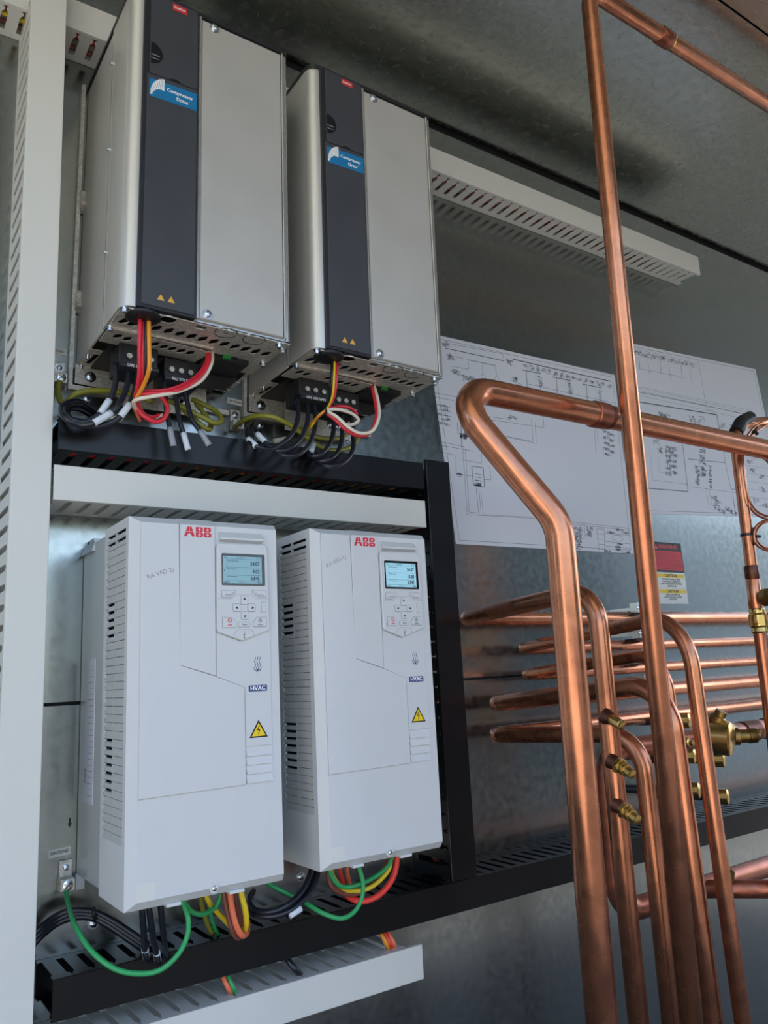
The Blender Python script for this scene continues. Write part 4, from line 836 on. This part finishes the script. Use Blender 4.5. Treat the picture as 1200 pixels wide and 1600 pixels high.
for j in range(3):
    x0 = 822+j*47; y0 = 573+j*11
    for k in range(5): scrib(b, x0+k*9, y0+k*2.0, .006, .005, 4)
    wl(b, [(x0-6, y0+5), (x0+24, y0+11)], .0018); wl(b, [(x0, y0+7), (x0+2, y0+32)], .0014); wl(b, [(x0+20, y0+12), (x0+23, y0+38)]); wl(b, [(x0+15, y0+10), (x0+15.5, y0+28)], .0005)
    for k in range(4): scrib(b, x0+22, y0+16+k*5, .005, .003, 2)
wl(b, [(826, 600), (960, 630)]); wl(b, [(828, 608), (960, 638)], .0005)
wl(b, [(677, 613), (712, 620)]); wl(b, [(677, 613), (688, 706), (710, 711)]); wl(b, [(678, 620), (710, 626)])
for k in range(5): wl(b, [(680, 632+k*7), (705, 637+k*7)]); scrib(b, 692+(k % 2)*4, 634+k*7, .010, .002, 4)
wl(b, [(682, 669), (684, 695), (740, 705)]); wl(b, [(685, 672), (687, 690), (725, 698)]); wl(b, [(715, 660), (716, 678)], .0014); wl(b, [(720, 662), (722, 700)], .0014); scrib(b, 724, 681, .010, .005, 12, .0014)
wl(b, [(712, 712), (713, 740), (736, 744)]); wl(b, [(722, 718), (752, 724), (752, 704)]); wl(b, [(737, 728), (755, 731), (757, 761), (740, 758), (737, 728)], .0014); wl(b, [(742, 740), (752, 742)], .001); wl(b, [(742, 745), (752, 747)], .001); wl(b, [(742, 750), (753, 752)], .0016); scrib(b, 747, 758, .007, .002, 8, .0014); scrib(b, 717, 741, .006, .002, 5); wl(b, [(757, 749), (767, 750), (765, 728)])
wl(b, [(723, 700), (730, 804), (840, 810)]); wl(b, [(727, 702), (733, 800), (748, 802), (744, 762)]); wl(b, [(748, 762), (752, 804)]); wl(b, [(751, 762), (755, 804), (830, 808)], .0005)
wl(b, [(758, 634), (760, 650), (798, 656)]); wl(b, [(780, 680), (833, 690), (830, 655)]); wl(b, [(790, 682), (838, 693), (836, 660)]); wl(b, [(760, 655), (850, 668), (849, 655)]); scrib(b, 800, 652, .014, .003, 7)
for k in range(9): scrib(b, 947+(k % 2)*8, 675+k*4.4, .010, .002, 5)
wl(b, [(929, 668), (931, 708)]); wl(b, [(933, 670), (934, 690)], .0005)
wl(b, [(890, 815), (985, 826)]); wl(b, [(890, 818), (985, 829)])
for k in range(11): scrib(b, 902+(k % 2)*2, 825+k*3.2, .012, .0012, 4); 
for k in range(5): scrib(b, 922, 825+k*3, .010, .001, 3)
wl(b, [(932, 824), (936, 861)]); wl(b, [(913, 822), (914, 840)])
for k in range(5): wl(b, [(933+k*.5, 826+k*8), (944+k*.5, 827+k*8)])
wl(b, [(944, 827), (945, 862)]); wl(b, [(945, 833), (984, 837)]); wl(b, [(945, 846), (985, 850)]); wl(b, [(946, 853), (985, 857)])
o_ = at(965, 841, yi)
for i in range(20):
    a0, a1_ = 2*PI*i/20, 2*PI*(i+1)/20; line(b, o_.x+.019*math.cos(a0), o_.z+.0075*math.sin(a0), o_.x+.019*math.cos(a1_), o_.z+.0075*math.sin(a1_), .0008, yi, .0001)
for cx, cy in ((968, 828), (955, 832), (978, 833), (968, 850), (966, 855), (965, 859), (950, 861), (978, 863)): scrib(b, cx, cy, .012, .001, 6)
obj('printed_linework', b, inkg, dA)
dB = sheet_paper('large wiring diagram sheet on the right, crossed by the slim right riser', QB, yw)
b = NB(); frame_(b, QB)
for k in range(4): wl(b, [(990, 545+k*3.5), (1090+k*0, 568+k*3.8)] if k < 2 else [(990, 596+k*4), (1176, 637+k*4.4)], .0005)
for j in range(3):
    x0 = 990+j*33; y0 = 551+j*7
    for k in range(4): scrib(b, x0+k*8, y0+k*1.8, .010, .006, 5)
    wl(b, [(x0+8, y0+7), (x0+10, y0+25)], .0012); wl(b, [(x0+22, y0+12), (x0+25, y0+34)])
wl(b, [(998, 576), (1060, 588), (1068, 592)]); wl(b, [(1091, 563), (1104, 640), (1118, 643)]); wl(b, [(996, 612), (1170, 648)], .0014); wl(b, [(998, 628), (1120, 648), (1127, 688)], .0026); wl(b, [(1000, 604), (1175, 642)], .0005); wl(b, [(1000, 618), (1165, 655)], .0005)
wl(b, [(1066, 690), (1075, 768), (1002, 762)], .0018); wl(b, [(1075, 717), (1133, 723), (1131, 706)], .0014); wl(b, [(1133, 723), (1142, 764), (1150, 765)], .0012); wl(b, [(1077, 760), (1150, 770)])
for cx, cy, n_ in ((1033, 648, 10), (1042, 652, 10), (1082, 655, 9), (1090, 662, 9), (1096, 654, 6), (1130, 665, 8), (1145, 668, 8), (1026, 690, 6), (1046, 702, 8), (1030, 703, 7)): scrib(b, cx, cy, .014, .008, n_)
for k in range(5): scrib(b, 1052, 702+k*9, .016, .004, 10); scrib(b, 1044, 704+k*9, .010, .004, 6)
for k in range(6): scrib(b, 1098, 696+k*9, .012, .006, 7, .001); scrib(b, 1090, 730+k*5, .010, .005, 5); scrib(b, 1110, 730+k*6, .004, .004, 3, .0014)
wl(b, [(1040, 700), (1044, 732)], .0014); wl(b, [(1015, 702), (1020, 750), (1075, 757)], .0005); wl(b, [(1028, 712), (1031, 738), (1050, 739)], .0005)
wl(b, [(1103, 762), (1108, 795), (1140, 798)]); wl(b, [(1108, 765), (1112, 790), (1120, 791)])
for cx, cy in ((1115, 778), (1122, 784), (1120, 792), (1128, 800), (1138, 796), (1146, 801), (1175, 735), (1190, 745), (1192, 765), (1182, 782), (1196, 790), (1172, 722)): scrib(b, cx, cy, .013, .006, 9)
for k in range(7): wl(b, [(1165, 715+k*12), (1225, 724+k*12)], .0005)
wl(b, [(1145, 775), (1150, 806)], .002); obj('printed_linework', b, inkg, dB)
# warning sticker
xa, xb = 1.681, 1.794
t = thing('warning_sticker', 'red and black WARNING sticker right of the tallest riser', 'sticker', ((xa+xb)/2, W, .214))
obj('backing', prism(NB(), [(xa, .2145), (xb+.003, .2145), (xb, .2900), (xa-.002, .2900)], yw-.0003, yw), inkb, t)
obj('red_field', prism(NB(), [(xa+.003, .2190), (xb-.001, .2190), (xb-.003, .2680), (xa+.003, .2680)], yw-.0005, yw-.0002), mat('red sticker', (196, 18, 38), .45), t)
b = NB(); text(b, 'WARNING', (xa+xb)/2+.001, .2785, .0155, yw-.0003, bold=.0004); prism(b, [(xa+.004, .272), (xa+.018, .272), (xa+.011, .285)], yw-.0005, yw-.0002); obj('heading_lettering', b, redp, t)
b = NB()
for k in range(8): box(b, xa+.006, xb-.006-random.uniform(0, .02), yw-.0007, yw-.0005, .2225+k*.0055, .2240+k*.0055)
obj('text_lines', b, mat('dark red print', (120, 12, 24), .5), t)
for (z0, z1, nm, body) in ((.174, .2125, 'upper', ('TO ENSURE PHASING WIRES,', 'THIS WIRES BE TURNED IN A', 'ROW & PHASE BEING STARTING', 'COMPRESSORS.')), (.134, .1735, 'lower', ('THREE PHASE MOTOR', 'CHECK FAN AND BLOWER', 'ROTATION.'))):
    t = thing('caution_sticker', 'white and yellow CAUTION sticker under the red one, %s of two' % nm, 'sticker', (1.738, W, z0))
    obj('backing', prism(NB(), [(xa+.001, z0), (xb+.003, z0), (xb+.002, z1), (xa, z1)], yw-.0003, yw), stick, t); obj('yellow_band', box(NB(), xa+.004, xb-.003, yw-.0005, yw-.0002, z1-.0125, z1-.003), mat('yellow band', (222, 190, 40), .5), t)
    b = NB(); text(b, 'CAUTION', (xa+xb)/2, z1-.0077, .0105, yw-.0005, bold=.0003)
    for k, s in enumerate(body): text(b, s, (xa+xb)/2, z1-.0165-k*.0058, .0058, yw-.0003, bold=.0001)
    obj('lettering', b, inkb, t)
